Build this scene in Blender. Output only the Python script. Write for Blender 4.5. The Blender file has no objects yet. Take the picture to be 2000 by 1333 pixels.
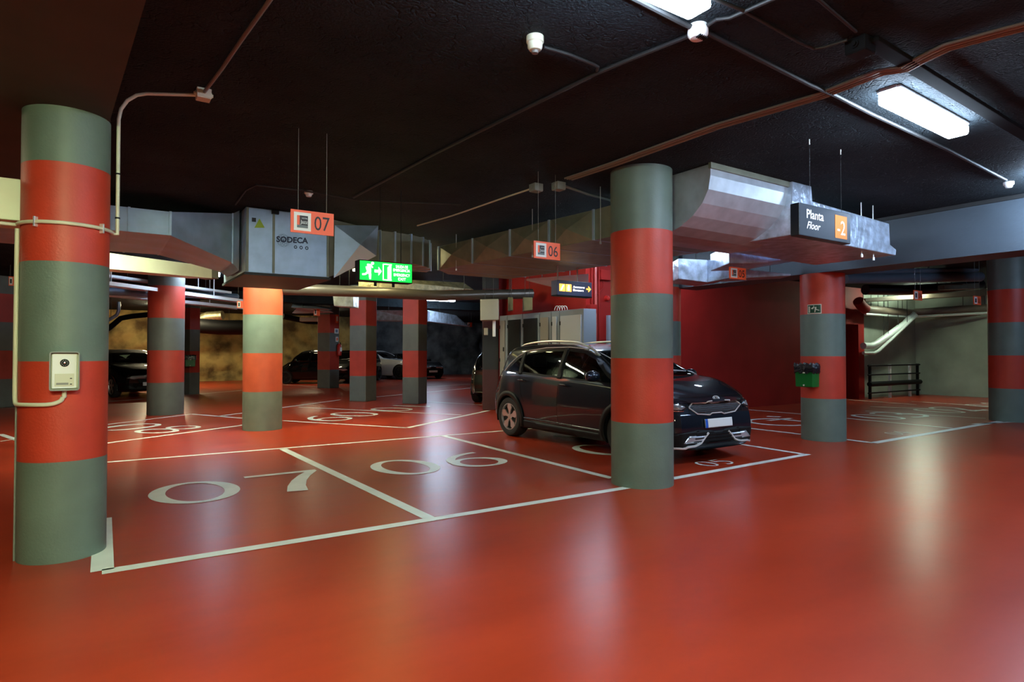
import bpy, bmesh, math, random
import numpy as np
from mathutils import Vector, Matrix, noise
from mathutils.bvhtree import BVHTree
from mathutils.geometry import delaunay_2d_cdt
random.seed(7)
SC = bpy.context.scene
COL = SC.collection
# ------------------------------------------------------------------ camera, world, exposure
FPX, PITCH, YAW, EYE = 1220.0, 0.01844, math.radians(56.5), 1.42
cam_d = bpy.data.cameras.new('camera'); cam = bpy.data.objects.new('camera', cam_d); COL.objects.link(cam)
cam_d.sensor_width = 36.0; cam_d.lens = 36.0*FPX/2000.0; cam_d.clip_end = 200
cam.location = (0, 0, EYE)
cam.rotation_euler = (math.pi/2+PITCH, 0, YAW-math.pi/2)
SC.camera = cam
w = bpy.data.worlds.new('world'); SC.world = w; w.use_nodes = True
w.node_tree.nodes['Background'].inputs[0].default_value = (0.02, 0.022, 0.025, 1)
SC.view_settings.view_transform = 'Standard'; SC.view_settings.look = 'None'
SC.view_settings.exposure = 1.4; SC.view_settings.gamma = 1.0; SC.view_settings.use_curve_mapping = False
try:
    SC.cycles.max_bounces = 8; SC.cycles.sample_clamp_indirect = 6.0
except Exception: pass
COOL = (0.62, 0.79, 1.0); WARM = (1.0, 0.86, 0.52); GREENISH = (0.80, 1.0, 0.58)
# lamps: (x centre, y centre, direction deg, colour, strength)
LAMPS = [
 (2.11, 2.28, 0, COOL, 24, 'ceiling light cut by the top edge of the picture, next to the white alarm sounder'),
 (5.55, 2.33, 2, COOL, 36, 'large glowing ceiling light near the long cable bundle on the right'),
 (9.05, 2.45, 0, (0.55,0.74,1.0), 40, 'ceiling light cut by the right edge of the picture, above the blue grey beam'),
 (13.6, 1.2, 0, (0.45,0.66,1.0), 45, 'ceiling light beyond the beam, out of view on the right'),
 (-0.45, 0.8, 0, GREENISH, 95, 'ceiling light on the beam underside above the viewer on the left'),
 (-1.2, -2.6, 0, WARM, 84, 'added fill light behind the viewer on the left'),  # warm fill lamp added out of frame to lift the foreground
 (3.2, -3.0, 0, WARM, 33, 'added fill light behind the viewer in the middle'),  # another added warm fill, out of frame
 (8.0, -3.0, 0, (0.45,0.66,1.0), 50, 'added fill light behind the viewer on the right'),  # added cool fill, out of frame
 (8.05, 9.15, 0, COOL, 20, 'ceiling light above the duct beside the red utility block'),
 (11.0, 8.9, 0, COOL, 14, 'ceiling light above the foil duct in front of the red wall'),
 (7.9, 5.75, 0, COOL, 15, 'ceiling light tucked behind the foil duct box'),
 (3.0, 11.25, 0, (0.95,1.0,0.7), 46, 'ceiling light hidden behind the fan box'),
 (0.9, 11.3, 0, (0.9,1.0,0.7), 56, 'ceiling light hidden above the steel duct on the left'),
 (4.85, 11.4, 66, (1.0,0.88,0.42), 14, 'added light brightening the yellow foil, hidden above the elbow duct'),  # extra lamp added to light the near side of the foil
 (5.5, 13.9, 0, (1.0,0.86,0.38), 16, 'ceiling light behind the exit sign above the yellow foil duct'),
 (20.75, 8.95, 0, (0.8,1.0,0.76), 36, 'ceiling light near the green concrete corner'),
 (2.3, 16.2, 81, COOL, 36, 'ceiling light above the white cable trays'),
 (10.25, 20.3, 0, COOL, 36, 'small far ceiling light glowing between the two square columns'),
 (2.4, 29.5, 0, WARM, 95, 'ceiling light in front of the yellow rock wall on the left'),
 (8.5, 29.0, 0, WARM, 26, 'ceiling light in front of the yellow rock wall behind the tiny car'),
 (15.0, 30.5, 0, COOL, 26, 'ceiling light in front of the dim rock wall'),
 (-3.5, 8.0, 90, WARM, 14, 'ceiling light over the far left aisle'),
]
# ------------------------------------------------------------------ picture measurements -> points of the place
CY, SY = math.cos(YAW), math.sin(YAW)
def ray(px, py):
    r = (px-1000)/FPX; u = -(py-666.5)/FPX
    fw = math.cos(PITCH)-u*math.sin(PITCH); up = math.sin(PITCH)+u*math.cos(PITCH)
    return Vector((r*SY+fw*CY, -r*CY+fw*SY, up))
def PZ(px, py, z=0.0):
    d = ray(px, py); t = (z-EYE)/d.z; return Vector((d.x*t, d.y*t, z))
def PX(px, py, x):
    d = ray(px, py); t = x/d.x; return Vector((x, d.y*t, EYE+d.z*t))
def PY(px, py, y):
    d = ray(px, py); t = y/d.y; return Vector((d.x*t, y, EYE+d.z*t))
def PD(px, py, D):
    d = ray(px, py); t = D/(d.x*CY+d.y*SY); return Vector((d.x*t, d.y*t, EYE+d.z*t))
# ------------------------------------------------------------------ materials
MATS = {}
def mat(name, color, rough=0.6, metal=0.0, emit=None, estr=0.0, coat=0.0, spec=None, var=0.0, vscale=3.0, bump=0.0, bscale=40.0, rvar=0.0):
    if name in MATS: return MATS[name]
    m = bpy.data.materials.new(name); m.use_nodes = True; nt = m.node_tree; b = nt.nodes['Principled BSDF']
    b.inputs['Base Color'].default_value = (*color, 1); b.inputs['Roughness'].default_value = rough; b.inputs['Metallic'].default_value = metal
    if coat: b.inputs['Coat Weight'].default_value = coat; b.inputs['Coat Roughness'].default_value = 0.04
    if spec is not None: b.inputs['Specular IOR Level'].default_value = spec
    if emit: b.inputs['Emission Color'].default_value = (*emit, 1); b.inputs['Emission Strength'].default_value = estr
    tc = nt.nodes.new('ShaderNodeTexCoord')
    if var or rvar:
        n = nt.nodes.new('ShaderNodeTexNoise'); n.inputs['Scale'].default_value = vscale; n.inputs['Detail'].default_value = 6
        nt.links.new(tc.outputs['Object'], n.inputs['Vector'])
        if var:
            r = nt.nodes.new('ShaderNodeMapRange'); r.inputs[1].default_value = 0.3; r.inputs[2].default_value = 0.7
            r.inputs[3].default_value = 1-var; r.inputs[4].default_value = 1+var
            nt.links.new(n.outputs[0], r.inputs[0])
            mx = nt.nodes.new('ShaderNodeVectorMath'); mx.operation = 'SCALE'; mx.inputs[0].default_value = color
            nt.links.new(r.outputs[0], mx.inputs['Scale']); nt.links.new(mx.outputs[0], b.inputs['Base Color'])
        if rvar:
            r = nt.nodes.new('ShaderNodeMapRange'); r.inputs[1].default_value = 0.3; r.inputs[2].default_value = 0.7
            r.inputs[3].default_value = max(0.02, rough-rvar); r.inputs[4].default_value = rough+rvar
            nt.links.new(n.outputs[0], r.inputs[0]); nt.links.new(r.outputs[0], b.inputs['Roughness'])
    if bump:
        n = nt.nodes.new('ShaderNodeTexNoise'); n.inputs['Scale'].default_value = bscale; n.inputs['Detail'].default_value = 4
        nt.links.new(tc.outputs['Object'], n.inputs['Vector'])
        bp = nt.nodes.new('ShaderNodeBump'); bp.inputs['Strength'].default_value = bump; bp.inputs['Distance'].default_value = 0.02
        nt.links.new(n.outputs[0], bp.inputs['Height']); nt.links.new(bp.outputs[0], b.inputs['Normal'])
    MATS[name] = m; return m
def floor_mat():
    m = bpy.data.materials.new('red_floor_paint'); m.use_nodes = True; nt = m.node_tree; b = nt.nodes['Principled BSDF']
    tc = nt.nodes.new('ShaderNodeTexCoord')
    n = nt.nodes.new('ShaderNodeTexNoise'); n.inputs['Scale'].default_value = 0.9; n.inputs['Detail'].default_value = 8; n.inputs['Roughness'].default_value = .62
    mp = nt.nodes.new('ShaderNodeMapping'); mp.inputs['Scale'].default_value = (0.6, 1.8, 1)
    nt.links.new(tc.outputs['Object'], mp.inputs[0]); nt.links.new(mp.outputs[0], n.inputs['Vector'])
    cr = nt.nodes.new('ShaderNodeValToRGB'); nt.links.new(n.outputs[0], cr.inputs[0])
    cr.color_ramp.elements[0].position = 0.32; cr.color_ramp.elements[0].color = (0.34, 0.031, 0.011, 1)
    cr.color_ramp.elements[1].position = 0.68; cr.color_ramp.elements[1].color = (0.46, 0.043, 0.014, 1)
    nt.links.new(cr.outputs[0], b.inputs['Base Color'])
    r = nt.nodes.new('ShaderNodeMapRange'); r.inputs[1].default_value = 0.3; r.inputs[2].default_value = 0.7
    r.inputs[3].default_value = 0.282; r.inputs[4].default_value = 0.33
    nt.links.new(n.outputs[0], r.inputs[0]); nt.links.new(r.outputs[0], b.inputs['Roughness'])
    b.inputs['IOR'].default_value = 1.42
    n2 = nt.nodes.new('ShaderNodeTexNoise'); n2.inputs['Scale'].default_value = 2.2; n2.inputs['Detail'].default_value = 3
    nt.links.new(tc.outputs['Object'], n2.inputs['Vector'])
    bp = nt.nodes.new('ShaderNodeBump'); bp.inputs['Strength'].default_value = 0.12; bp.inputs['Distance'].default_value = 0.02
    nt.links.new(n2.outputs[0], bp.inputs['Height']); nt.links.new(bp.outputs[0], b.inputs['Normal'])
    return m
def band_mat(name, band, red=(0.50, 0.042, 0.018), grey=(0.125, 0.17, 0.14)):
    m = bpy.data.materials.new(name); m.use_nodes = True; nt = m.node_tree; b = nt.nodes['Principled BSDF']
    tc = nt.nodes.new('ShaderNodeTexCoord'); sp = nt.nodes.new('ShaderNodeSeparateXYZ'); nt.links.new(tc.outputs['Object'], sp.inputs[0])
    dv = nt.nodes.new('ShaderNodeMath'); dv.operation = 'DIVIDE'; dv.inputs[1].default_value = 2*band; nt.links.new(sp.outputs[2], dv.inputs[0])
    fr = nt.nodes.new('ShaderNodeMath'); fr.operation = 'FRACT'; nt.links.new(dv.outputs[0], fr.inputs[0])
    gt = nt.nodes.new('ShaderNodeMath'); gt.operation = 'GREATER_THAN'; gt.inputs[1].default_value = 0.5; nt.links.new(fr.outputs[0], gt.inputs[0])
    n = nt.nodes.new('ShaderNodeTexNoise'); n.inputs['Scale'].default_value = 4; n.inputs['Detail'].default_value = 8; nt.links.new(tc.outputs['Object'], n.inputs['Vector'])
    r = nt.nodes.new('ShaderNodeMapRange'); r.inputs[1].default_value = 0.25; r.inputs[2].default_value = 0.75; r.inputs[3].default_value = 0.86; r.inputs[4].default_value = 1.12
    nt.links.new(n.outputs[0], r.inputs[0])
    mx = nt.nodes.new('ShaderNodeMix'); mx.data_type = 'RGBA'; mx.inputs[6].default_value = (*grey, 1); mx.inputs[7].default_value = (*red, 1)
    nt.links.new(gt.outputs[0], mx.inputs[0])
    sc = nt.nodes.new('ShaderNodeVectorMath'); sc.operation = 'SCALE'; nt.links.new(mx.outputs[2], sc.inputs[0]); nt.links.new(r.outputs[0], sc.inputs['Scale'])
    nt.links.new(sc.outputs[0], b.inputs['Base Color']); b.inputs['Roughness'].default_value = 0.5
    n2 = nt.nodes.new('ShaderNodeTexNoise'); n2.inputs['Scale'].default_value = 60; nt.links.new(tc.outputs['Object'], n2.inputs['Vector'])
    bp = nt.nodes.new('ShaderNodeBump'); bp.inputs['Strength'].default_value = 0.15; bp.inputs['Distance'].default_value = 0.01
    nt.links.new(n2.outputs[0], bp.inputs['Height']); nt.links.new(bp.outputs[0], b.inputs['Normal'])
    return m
def rock_mat(name, c0, c1):
    m = bpy.data.materials.new(name); m.use_nodes = True; nt = m.node_tree; b = nt.nodes['Principled BSDF']
    tc = nt.nodes.new('ShaderNodeTexCoord'); n = nt.nodes.new('ShaderNodeTexNoise'); n.inputs['Scale'].default_value = 1.3; n.inputs['Detail'].default_value = 10
    nt.links.new(tc.outputs['Object'], n.inputs['Vector']); cr = nt.nodes.new('ShaderNodeValToRGB'); nt.links.new(n.outputs[0], cr.inputs[0])
    cr.color_ramp.elements[0].position = .35; cr.color_ramp.elements[0].color = (*c0, 1); cr.color_ramp.elements[1].position = .62; cr.color_ramp.elements[1].color = (*c1, 1)
    nt.links.new(cr.outputs[0], b.inputs['Base Color']); b.inputs['Roughness'].default_value = 0.85
    bp = nt.nodes.new('ShaderNodeBump'); bp.inputs['Strength'].default_value = 0.8; bp.inputs['Distance'].default_value = 0.12
    nt.links.new(n.outputs[0], bp.inputs['Height']); nt.links.new(bp.outputs[0], b.inputs['Normal'])
    return m
def ceiling_mat():
    m = bpy.data.materials.new('black_ceiling_coating'); m.use_nodes = True; nt = m.node_tree; b = nt.nodes['Principled BSDF']
    tc = nt.nodes.new('ShaderNodeTexCoord')
    n = nt.nodes.new('ShaderNodeTexNoise'); n.inputs['Scale'].default_value = 1.2; n.inputs['Detail'].default_value = 6; nt.links.new(tc.outputs['Object'], n.inputs['Vector'])
    cr = nt.nodes.new('ShaderNodeValToRGB'); nt.links.new(n.outputs[0], cr.inputs[0])
    cr.color_ramp.elements[0].position = .35; cr.color_ramp.elements[0].color = (0.013, 0.018, 0.021, 1); cr.color_ramp.elements[1].position = .7; cr.color_ramp.elements[1].color = (0.023, 0.031, 0.036, 1)
    nt.links.new(cr.outputs[0], b.inputs['Base Color']); b.inputs['Roughness'].default_value = 0.85; b.inputs['Specular IOR Level'].default_value = 0.12
    v = nt.nodes.new('ShaderNodeTexNoise'); v.inputs['Scale'].default_value = 55; v.inputs['Detail'].default_value = 3; nt.links.new(tc.outputs['Object'], v.inputs['Vector'])
    vo = nt.nodes.new('ShaderNodeTexVoronoi'); vo.feature = 'DISTANCE_TO_EDGE'; vo.inputs['Scale'].default_value = 1.7
    mpn = nt.nodes.new('ShaderNodeVectorMath'); mpn.operation = 'ADD'; n3 = nt.nodes.new('ShaderNodeTexNoise'); n3.inputs['Scale'].default_value = 5
    nt.links.new(tc.outputs['Object'], n3.inputs['Vector']); nt.links.new(tc.outputs['Object'], mpn.inputs[0]); nt.links.new(n3.outputs['Color'], mpn.inputs[1]); nt.links.new(mpn.outputs[0], vo.inputs['Vector'])
    mr = nt.nodes.new('ShaderNodeMapRange'); mr.inputs[1].default_value = 0; mr.inputs[2].default_value = 0.03; mr.inputs[3].default_value = -0.8; mr.inputs[4].default_value = 0; nt.links.new(vo.outputs[0], mr.inputs[0])
    ad = nt.nodes.new('ShaderNodeMath'); ad.operation = 'ADD'; nt.links.new(v.outputs[0], ad.inputs[0]); nt.links.new(mr.outputs[0], ad.inputs[1])
    bp = nt.nodes.new('ShaderNodeBump'); bp.inputs['Strength'].default_value = 0.8; bp.inputs['Distance'].default_value = 0.02
    nt.links.new(ad.outputs[0], bp.inputs['Height']); nt.links.new(bp.outputs[0], b.inputs['Normal'])
    return m
M_floor = floor_mat(); M_ceil = ceiling_mat()
M_line = mat('white_floor_paint', (0.88, 0.88, 0.80), 0.42, var=0.08)
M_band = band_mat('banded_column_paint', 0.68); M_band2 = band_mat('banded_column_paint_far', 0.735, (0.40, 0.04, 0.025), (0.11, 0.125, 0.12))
M_rock = rock_mat('yellow_rock', (0.10, 0.065, 0.02), (0.42, 0.30, 0.10)); M_rock_shaded = rock_mat('shaded_rock', (0.05, 0.055, 0.06), (0.16, 0.17, 0.18))  # second one: same rock, dim bluish light put into its colour
M_redwall = mat('red_wall_paint', (0.30, 0.012, 0.009), 0.6, spec=.2, var=0.12, vscale=1.5, bump=0.1)
M_concrete = mat('greenish_concrete', (0.30, 0.33, 0.27), 0.75, var=0.25, vscale=0.9, bump=0.2, bscale=8)
M_darkwall = mat('dark_wall', (0.05, 0.045, 0.04), 0.8, var=0.2)
M_beam = mat('blue_grey_beam_paint', (0.066, 0.086, 0.106), 0.6, var=0.1, vscale=2, bump=0.15, bscale=20)
M_galv = mat('galvanised_steel', (0.40, 0.52, 0.66), 0.40, 0.4, var=0.2, vscale=3, rvar=0.1)
M_galvd = mat('dull_galvanised_steel', (0.22, 0.225, 0.165), 0.5, 0.3, var=0.2, vscale=4)
M_foil = mat('crinkled_foil', (0.50, 0.58, 0.70), 0.3, 0.5, var=0.35, vscale=8, bump=1.0, bscale=7)
M_foilw = mat('old_foil', (0.55, 0.50, 0.30), 0.42, 0.7, var=0.3, vscale=9, bump=0.9, bscale=16)
M_cream = mat('cream_paint', (0.76, 0.79, 0.60), 0.5, var=0.05)
M_creamp = mat('cream_plastic', (0.62, 0.62, 0.48), 0.4)
M_greyp = mat('grey_plastic_conduit', (0.24, 0.25, 0.23), 0.4)
M_brownp = mat('brown_conduit', (0.15, 0.135, 0.12), 0.45)
M_darkp = mat('dark_conduit', (0.02, 0.02, 0.02), 0.6)
M_black = mat('black_plastic', (0.008, 0.008, 0.009), 0.55, spec=.15)
M_white = mat('white_plastic', (0.78, 0.79, 0.76), 0.4)
M_housing = mat('lamp_housing', (0.5, 0.52, 0.54), 0.5)
M_orange = mat('orange_red_sign', (0.95, 0.13, 0.035), 0.45)
M_navy = mat('dark_navy_sign', (0.012, 0.016, 0.024), 0.35)
M_ink = mat('black_ink', (0.015, 0.012, 0.012), 0.5)
M_amber = mat('amber_sign', (0.72, 0.17, 0.0), 0.45)
M_greenbin = mat('green_painted_metal', (0.004, 0.13, 0.02), 0.35)
M_bag = mat('black_bin_bag', (0.01, 0.01, 0.013), 0.18, bump=1.0, bscale=18)
M_bluepipe = mat('blue_grey_pipe', (0.14, 0.22, 0.34), 0.4)
M_greyblue = mat('grey_blue_pipe', (0.12, 0.16, 0.20), 0.4)
M_rust = mat('brown_red_pipe', (0.20, 0.15, 0.11), 0.5, var=0.2)
M_cab = mat('cabinet_grey', (0.24, 0.28, 0.32), 0.45)
M_cabl = mat('cabinet_light_panel', (0.46, 0.50, 0.54), 0.4)
M_cabd = mat('cabinet_dark_glass', (0.02, 0.022, 0.022), 0.15)
M_taupe = mat('cabinet_taupe_panel', (0.25, 0.24, 0.21), 0.5)
M_darkdoor = mat('olive_dark_door', (0.05, 0.05, 0.035), 0.6)
M_extred = mat('red_enamel', (0.5, 0.02, 0.015), 0.3)
M_paint = mat('dark_graphite_car_paint', (0.008, 0.012, 0.022), 0.36, 0.4, coat=1.0, spec=.2)
M_paintb = mat('black_car_paint', (0.002, 0.002, 0.0025), 0.5, 0.0, coat=1.0, spec=.1)
M_paintw = mat('white_car_paint', (0.72, 0.74, 0.76), 0.3, 0.0, coat=1.0)
M_clad = mat('black_cladding', (0.008, 0.008, 0.008), 0.5, spec=.2)
M_tyre = mat('tyre_rubber', (0.012, 0.012, 0.012), 0.75)
M_rim = mat('machined_alloy', (0.62, 0.62, 0.62), 0.3, 0.8)
M_rimd = mat('dark_alloy', (0.03, 0.03, 0.03), 0.35, 0.6)
M_bright = mat('bright_trim', (0.82, 0.83, 0.85), 0.3, 0.45)
M_chrome = mat('chrome', (0.85, 0.86, 0.88), 0.12, 1.0)
M_lens = mat('headlight_lens', (0.55, 0.58, 0.62), 0.12, 0.6)
M_tail = mat('tail_light_red', (0.25, 0.01, 0.01), 0.15)
M_plate = mat('plate_white', (0.80, 0.82, 0.84), 0.4)
M_platebl = mat('plate_blue', (0.01, 0.10, 0.6), 0.4)
M_seat = mat('grey_seat_fabric', (0.06, 0.06, 0.065), 0.8)
M_silver = mat('silver_satin', (0.7, 0.7, 0.7), 0.35, 0.7)
M_lagging = mat('silver_pipe_lagging', (0.72, 0.76, 0.72), 0.4, 0.15, bump=0.3, bscale=10)
M_green_glow = mat('green_backlit_panel', (0.0, 0.3, 0.02), 0.5, emit=(0.0, 1.0, 0.04), estr=0.9)
M_white_glow = mat('white_backlit_pictogram', (0.8, 0.9, 0.8), 0.5, emit=(0.8, 1.0, 0.75), estr=1.6)
M_amber_glow = mat('amber_backlit_panel', (0.9, 0.4, 0.05), 0.5, emit=(1.0, 0.45, 0.06), estr=1.1)
M_text_glow = mat('white_backlit_text', (0.8, 0.8, 0.8), 0.5, emit=(1.0, 1.0, 1.0), estr=1.3)
def glass_mat():
    m = bpy.data.materials.new('tinted_car_glass'); m.use_nodes = True; nt = m.node_tree
    for n in list(nt.nodes): nt.nodes.remove(n)
    out = nt.nodes.new('ShaderNodeOutputMaterial'); g = nt.nodes.new('ShaderNodeBsdfGlossy'); g.inputs['Roughness'].default_value = 0.03
    t = nt.nodes.new('ShaderNodeBsdfTransparent'); t.inputs[0].default_value = (0.34, 0.38, 0.36, 1)
    f = nt.nodes.new('ShaderNodeFresnel'); f.inputs[0].default_value = 1.5; mx = nt.nodes.new('ShaderNodeMixShader')
    nt.links.new(f.outputs[0], mx.inputs[0]); nt.links.new(t.outputs[0], mx.inputs[1]); nt.links.new(g.outputs[0], mx.inputs[2]); nt.links.new(mx.outputs[0], out.inputs[0])
    return m
M_glass = glass_mat(); M_dglass = mat('dark_car_glass', (0.002, 0.002, 0.002), 0.05, spec=.3)
# ------------------------------------------------------------------ builders
ORG = {}
def props(o, label=None, cat=None, group=None, kind=None):
    if label: o['label'] = label
    if cat: o['category'] = cat
    if group: o['group'] = group
    if kind: o['kind'] = kind
    return o
def thing(name, loc, label, cat, group=None, rz=0.0):
    o = bpy.data.objects.new(name, None); o.empty_display_size = 0.1; COL.objects.link(o)
    o.location = loc; o.rotation_euler = (0, 0, rz); ORG[o.name] = Vector(loc)
    return props(o, label, cat, group)
class MB:
    def __init__(s): s.v = []; s.f = []
    def add(s, vs, fs):
        k = len(s.v); s.v += [Vector(v) for v in vs]; s.f += [tuple(i+k for i in f) for f in fs]; return s
    def box(s, a, b):
        x0, y0, z0 = a; x1, y1, z1 = b
        return s.add([(x0,y0,z0),(x1,y0,z0),(x1,y1,z0),(x0,y1,z0),(x0,y0,z1),(x1,y0,z1),(x1,y1,z1),(x0,y1,z1)],
                     [(0,3,2,1),(4,5,6,7),(0,1,5,4),(1,2,6,5),(2,3,7,6),(3,0,4,7)])
    def obox(s, c, ax, ay, az, hx, hy, hz):
        c = Vector(c); ax = Vector(ax).normalized()*hx; ay = Vector(ay).normalized()*hy; az = Vector(az).normalized()*hz
        vs = [c+i*ax+j*ay+k*az for k in (-1,1) for (i,j) in ((-1,-1),(1,-1),(1,1),(-1,1))]
        return s.add(vs, [(0,3,2,1),(4,5,6,7),(0,1,5,4),(1,2,6,5),(2,3,7,6),(3,0,4,7)])
    def prism(s, pts, vec):
        n = len(pts); vec = Vector(vec); p = [Vector(q) for q in pts]
        return s.add(p+[q+vec for q in p], [tuple(range(n))[::-1], tuple(range(n,2*n))]+[(i,(i+1)%n,n+(i+1)%n,n+i) for i in range(n)])
    def hexa(s, q):   # eight corners: near face 0-3, far face 4-7
        return s.add(q, [(0,1,2,3),(7,6,5,4),(0,4,5,1),(1,5,6,2),(2,6,7,3),(3,7,4,0)])
    def tube(s, pts, r, n=10, caps=True, rr=None):
        P = [Vector(p) for p in pts]; m = len(P); rings = []
        up = None
        for i in range(m):
            t = (P[min(i+1,m-1)]-P[max(i-1,0)]).normalized()
            if up is None:
                a = Vector((0,0,1)) if abs(t.z) < 0.9 else Vector((1,0,0)); up = (a-t*a.dot(t)).normalized()
            else:
                up = (up-t*up.dot(t)).normalized()
            sd = t.cross(up); R = rr[i] if rr else r
            rings.append([P[i]+(up*math.cos(2*math.pi*k/n)+sd*math.sin(2*math.pi*k/n))*R for k in range(n)])
        vs = [v for g in rings for v in g]; fs = []
        for i in range(m-1):
            for k in range(n): fs.append((i*n+k, (i+1)*n+k, (i+1)*n+(k+1)%n, i*n+(k+1)%n))
        if caps: fs.append(tuple(range(n))); fs.append(tuple((m-1)*n+k for k in range(n))[::-1])
        return s.add(vs, fs)
    def lathe(s, c, axis, prof, n=32, a0=0, caps=True):
        c = Vector(c); axis = Vector(axis).normalized(); a = Vector((0,0,1)) if abs(axis.z) < 0.9 else Vector((1,0,0))
        u = (a-axis*a.dot(axis)).normalized(); w_ = axis.cross(u); vs = []; m = len(prof)
        for k in range(n):
            an = 2*math.pi*k/n+a0; d = u*math.cos(an)+w_*math.sin(an)
            for (h, r) in prof: vs.append(c+axis*h+d*r)
        fs = [(k*m+i, ((k+1)%n)*m+i, ((k+1)%n)*m+i+1, k*m+i+1) for k in range(n) for i in range(m-1)]
        if caps and prof[0][1] > 1e-4: fs.append(tuple(k*m for k in range(n))[::-1])
        if caps and prof[-1][1] > 1e-4: fs.append(tuple(k*m+m-1 for k in range(n)))
        return s.add(vs, fs)
    def build(s, name, m, parent=None, label=None, smooth=False, local=False, bevel=0.0, ang=35):
        org = Vector((0,0,0))
        if not local:
            if parent is not None: org = ORG[parent.name]
        me = bpy.data.meshes.new(name); me.from_pydata([v-org for v in s.v], [], s.f); me.materials.append(m); me.validate()
        bm = bmesh.new(); bm.from_mesh(me); bmesh.ops.recalc_face_normals(bm, faces=bm.faces); bm.to_mesh(me); bm.free()
        o = bpy.data.objects.new(name, me); COL.objects.link(o)
        if parent is not None: o.parent = parent
        ORG[o.name] = org
        if smooth:
            for p in me.polygons: p.use_smooth = True
            try: me.set_sharp_from_angle(angle=math.radians(ang))
            except Exception: pass
        if bevel:
            b = o.modifiers.new('bevel', 'BEVEL'); b.width = bevel; b.segments = 2; b.limit_method = 'ANGLE'
        if label: o['label'] = label
        return o
def arc(c, r, a0, a1, ux, uy, n=8):
    c = Vector(c); ux = Vector(ux); uy = Vector(uy)
    return [c+ux*r*math.cos(a0+(a1-a0)*i/n)+uy*r*math.sin(a0+(a1-a0)*i/n) for i in range(n+1)]
_tc = {}
def text_shape(body, bold=0.0):
    key = (body, bold)
    if key in _tc: return _tc[key]
    cu = bpy.data.curves.new('t', 'FONT'); cu.body = body; cu.size = 1.0; cu.resolution_u = 3; cu.offset = bold
    ob = bpy.data.objects.new('t', cu); COL.objects.link(ob); dg = bpy.context.evaluated_depsgraph_get(); dg.update()
    me = bpy.data.meshes.new_from_object(ob.evaluated_get(dg)); vs = [v.co.copy() for v in me.vertices]; fs = [tuple(p.vertices) for p in me.polygons]
    bpy.data.objects.remove(ob); bpy.data.curves.remove(cu); bpy.data.meshes.remove(me)
    x0 = min(v.x for v in vs); x1 = max(v.x for v in vs); y0 = min(v.y for v in vs); y1 = max(v.y for v in vs)
    _tc[key] = ([((v.x-x0)/(x1-x0), (v.y-y0)/(y1-y0)) for v in vs], fs); return _tc[key]
def put_text(mb, body, O, U, V, off=(0,0,0), bold=0.0):   # fits the words into the parallelogram O, O+U, O+V
    vs, fs = text_shape(body, bold); O = Vector(O); U = Vector(U); V = Vector(V); off = Vector(off)
    return mb.add([O+U*x+V*y+off for x, y in vs], fs)
# floor digits -----------------------------------------------------
def strip2(pts, ws):
    L = []; R = []; n = len(pts)
    for i in range(n):
        a = pts[max(i-1,0)]; b = pts[min(i+1,n-1)]; dx, dy = b[0]-a[0], b[1]-a[1]; l = math.hypot(dx,dy) or 1
        w_ = (ws[i] if isinstance(ws,(list,tuple)) else ws)/2; L.append((pts[i][0]-dy/l*w_, pts[i][1]+dx/l*w_)); R.append((pts[i][0]+dy/l*w_, pts[i][1]-dx/l*w_))
    return L+R, [(i, i+1, n+i+1, n+i) for i in range(n-1)]
def ring2(cx, cy, rx, ry, tx, ty, n=40):
    vs = []; 
    for k in range(n):
        a = 2*math.pi*k/n; vs += [(cx+rx*math.cos(a), cy+ry*math.sin(a)), (cx+(rx-tx)*math.cos(a), cy+(ry-ty)*math.sin(a))]
    return vs, [(2*k, 2*((k+1)%n), 2*((k+1)%n)+1, 2*k+1) for k in range(n)]
def arcp(cx, cy, rx, ry, a0, a1, n=14):
    return [(cx+rx*math.cos(math.radians(a0+(a1-a0)*i/n)), cy+ry*math.sin(math.radians(a0+(a1-a0)*i/n))) for i in range(n+1)]
def glyph(ch):
    if ch == '0': return [ring2(.36,.5,.36,.5,.13,.075)]
    if ch == '6': return [ring2(.36,.31,.34,.31,.12,.07), strip2(arcp(.74,.36,.66,.60,180,98), [.11]*6+[.10]*5+[.085]*4)]
    if ch == '9': return [([(.72-x, 1-y) for x, y in v], f) for v, f in glyph('6')]
    if ch == '8': return [ring2(.36,.27,.34,.27,.11,.07), ring2(.36,.76,.27,.24,.09,.06)]
    if ch == '7': return [strip2([(.0,.955),(.70,.955)], .09), strip2([(.66,.95),(.52,.72),(.41,.48),(.33,.24),(.28,.0)], [.10,.12,.14,.16,.18])]
    if ch == '5': return [strip2([(.14,.955),(.62,.955)], .09), strip2([(.18,.97),(.15,.56)], .09), strip2(arcp(.26,.31,.36,.31,120,-115,18), .1)]
    if ch == '3': return [strip2(arcp(.30,.74,.30,.24,150,-80), .1), strip2(arcp(.28,.27,.36,.27,85,-140), .1)]
    if ch == '4': return [strip2([(.52,0),(.52,1)], .1), strip2([(.5,.97),(.04,.3),(.70,.3)], .09)]
    if ch == '2': return [strip2(arcp(.32,.72,.3,.26,160,-30)+[(.08,.06)], .1), strip2([(.03,.05),(.66,.05)], .1)]
    if ch == '1': return [strip2([(.36,0),(.36,1)], .12), strip2([(.36,.97),(.16,.82)], .08)]
    return []
def bay_number(txt, O, size, ang, parent, label, wx=1.06, adv=None, z=0.004):
    mb = MB(); ca, sa = math.cos(ang), math.sin(ang); ux = Vector((ca,sa,0))*size*wx; uy = Vector((-sa,ca,0))*size; O = Vector((O[0],O[1],z))
    for i, ch in enumerate(txt):
        for gi_, (vs, fs) in enumerate(glyph(ch)): mb.add([O+ux*(x+i*(adv or .84))+uy*y+Vector((0,0,.0006*gi_)) for x, y in vs], fs)
    return mb.build('bay_number', M_line, parent, label)
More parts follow.
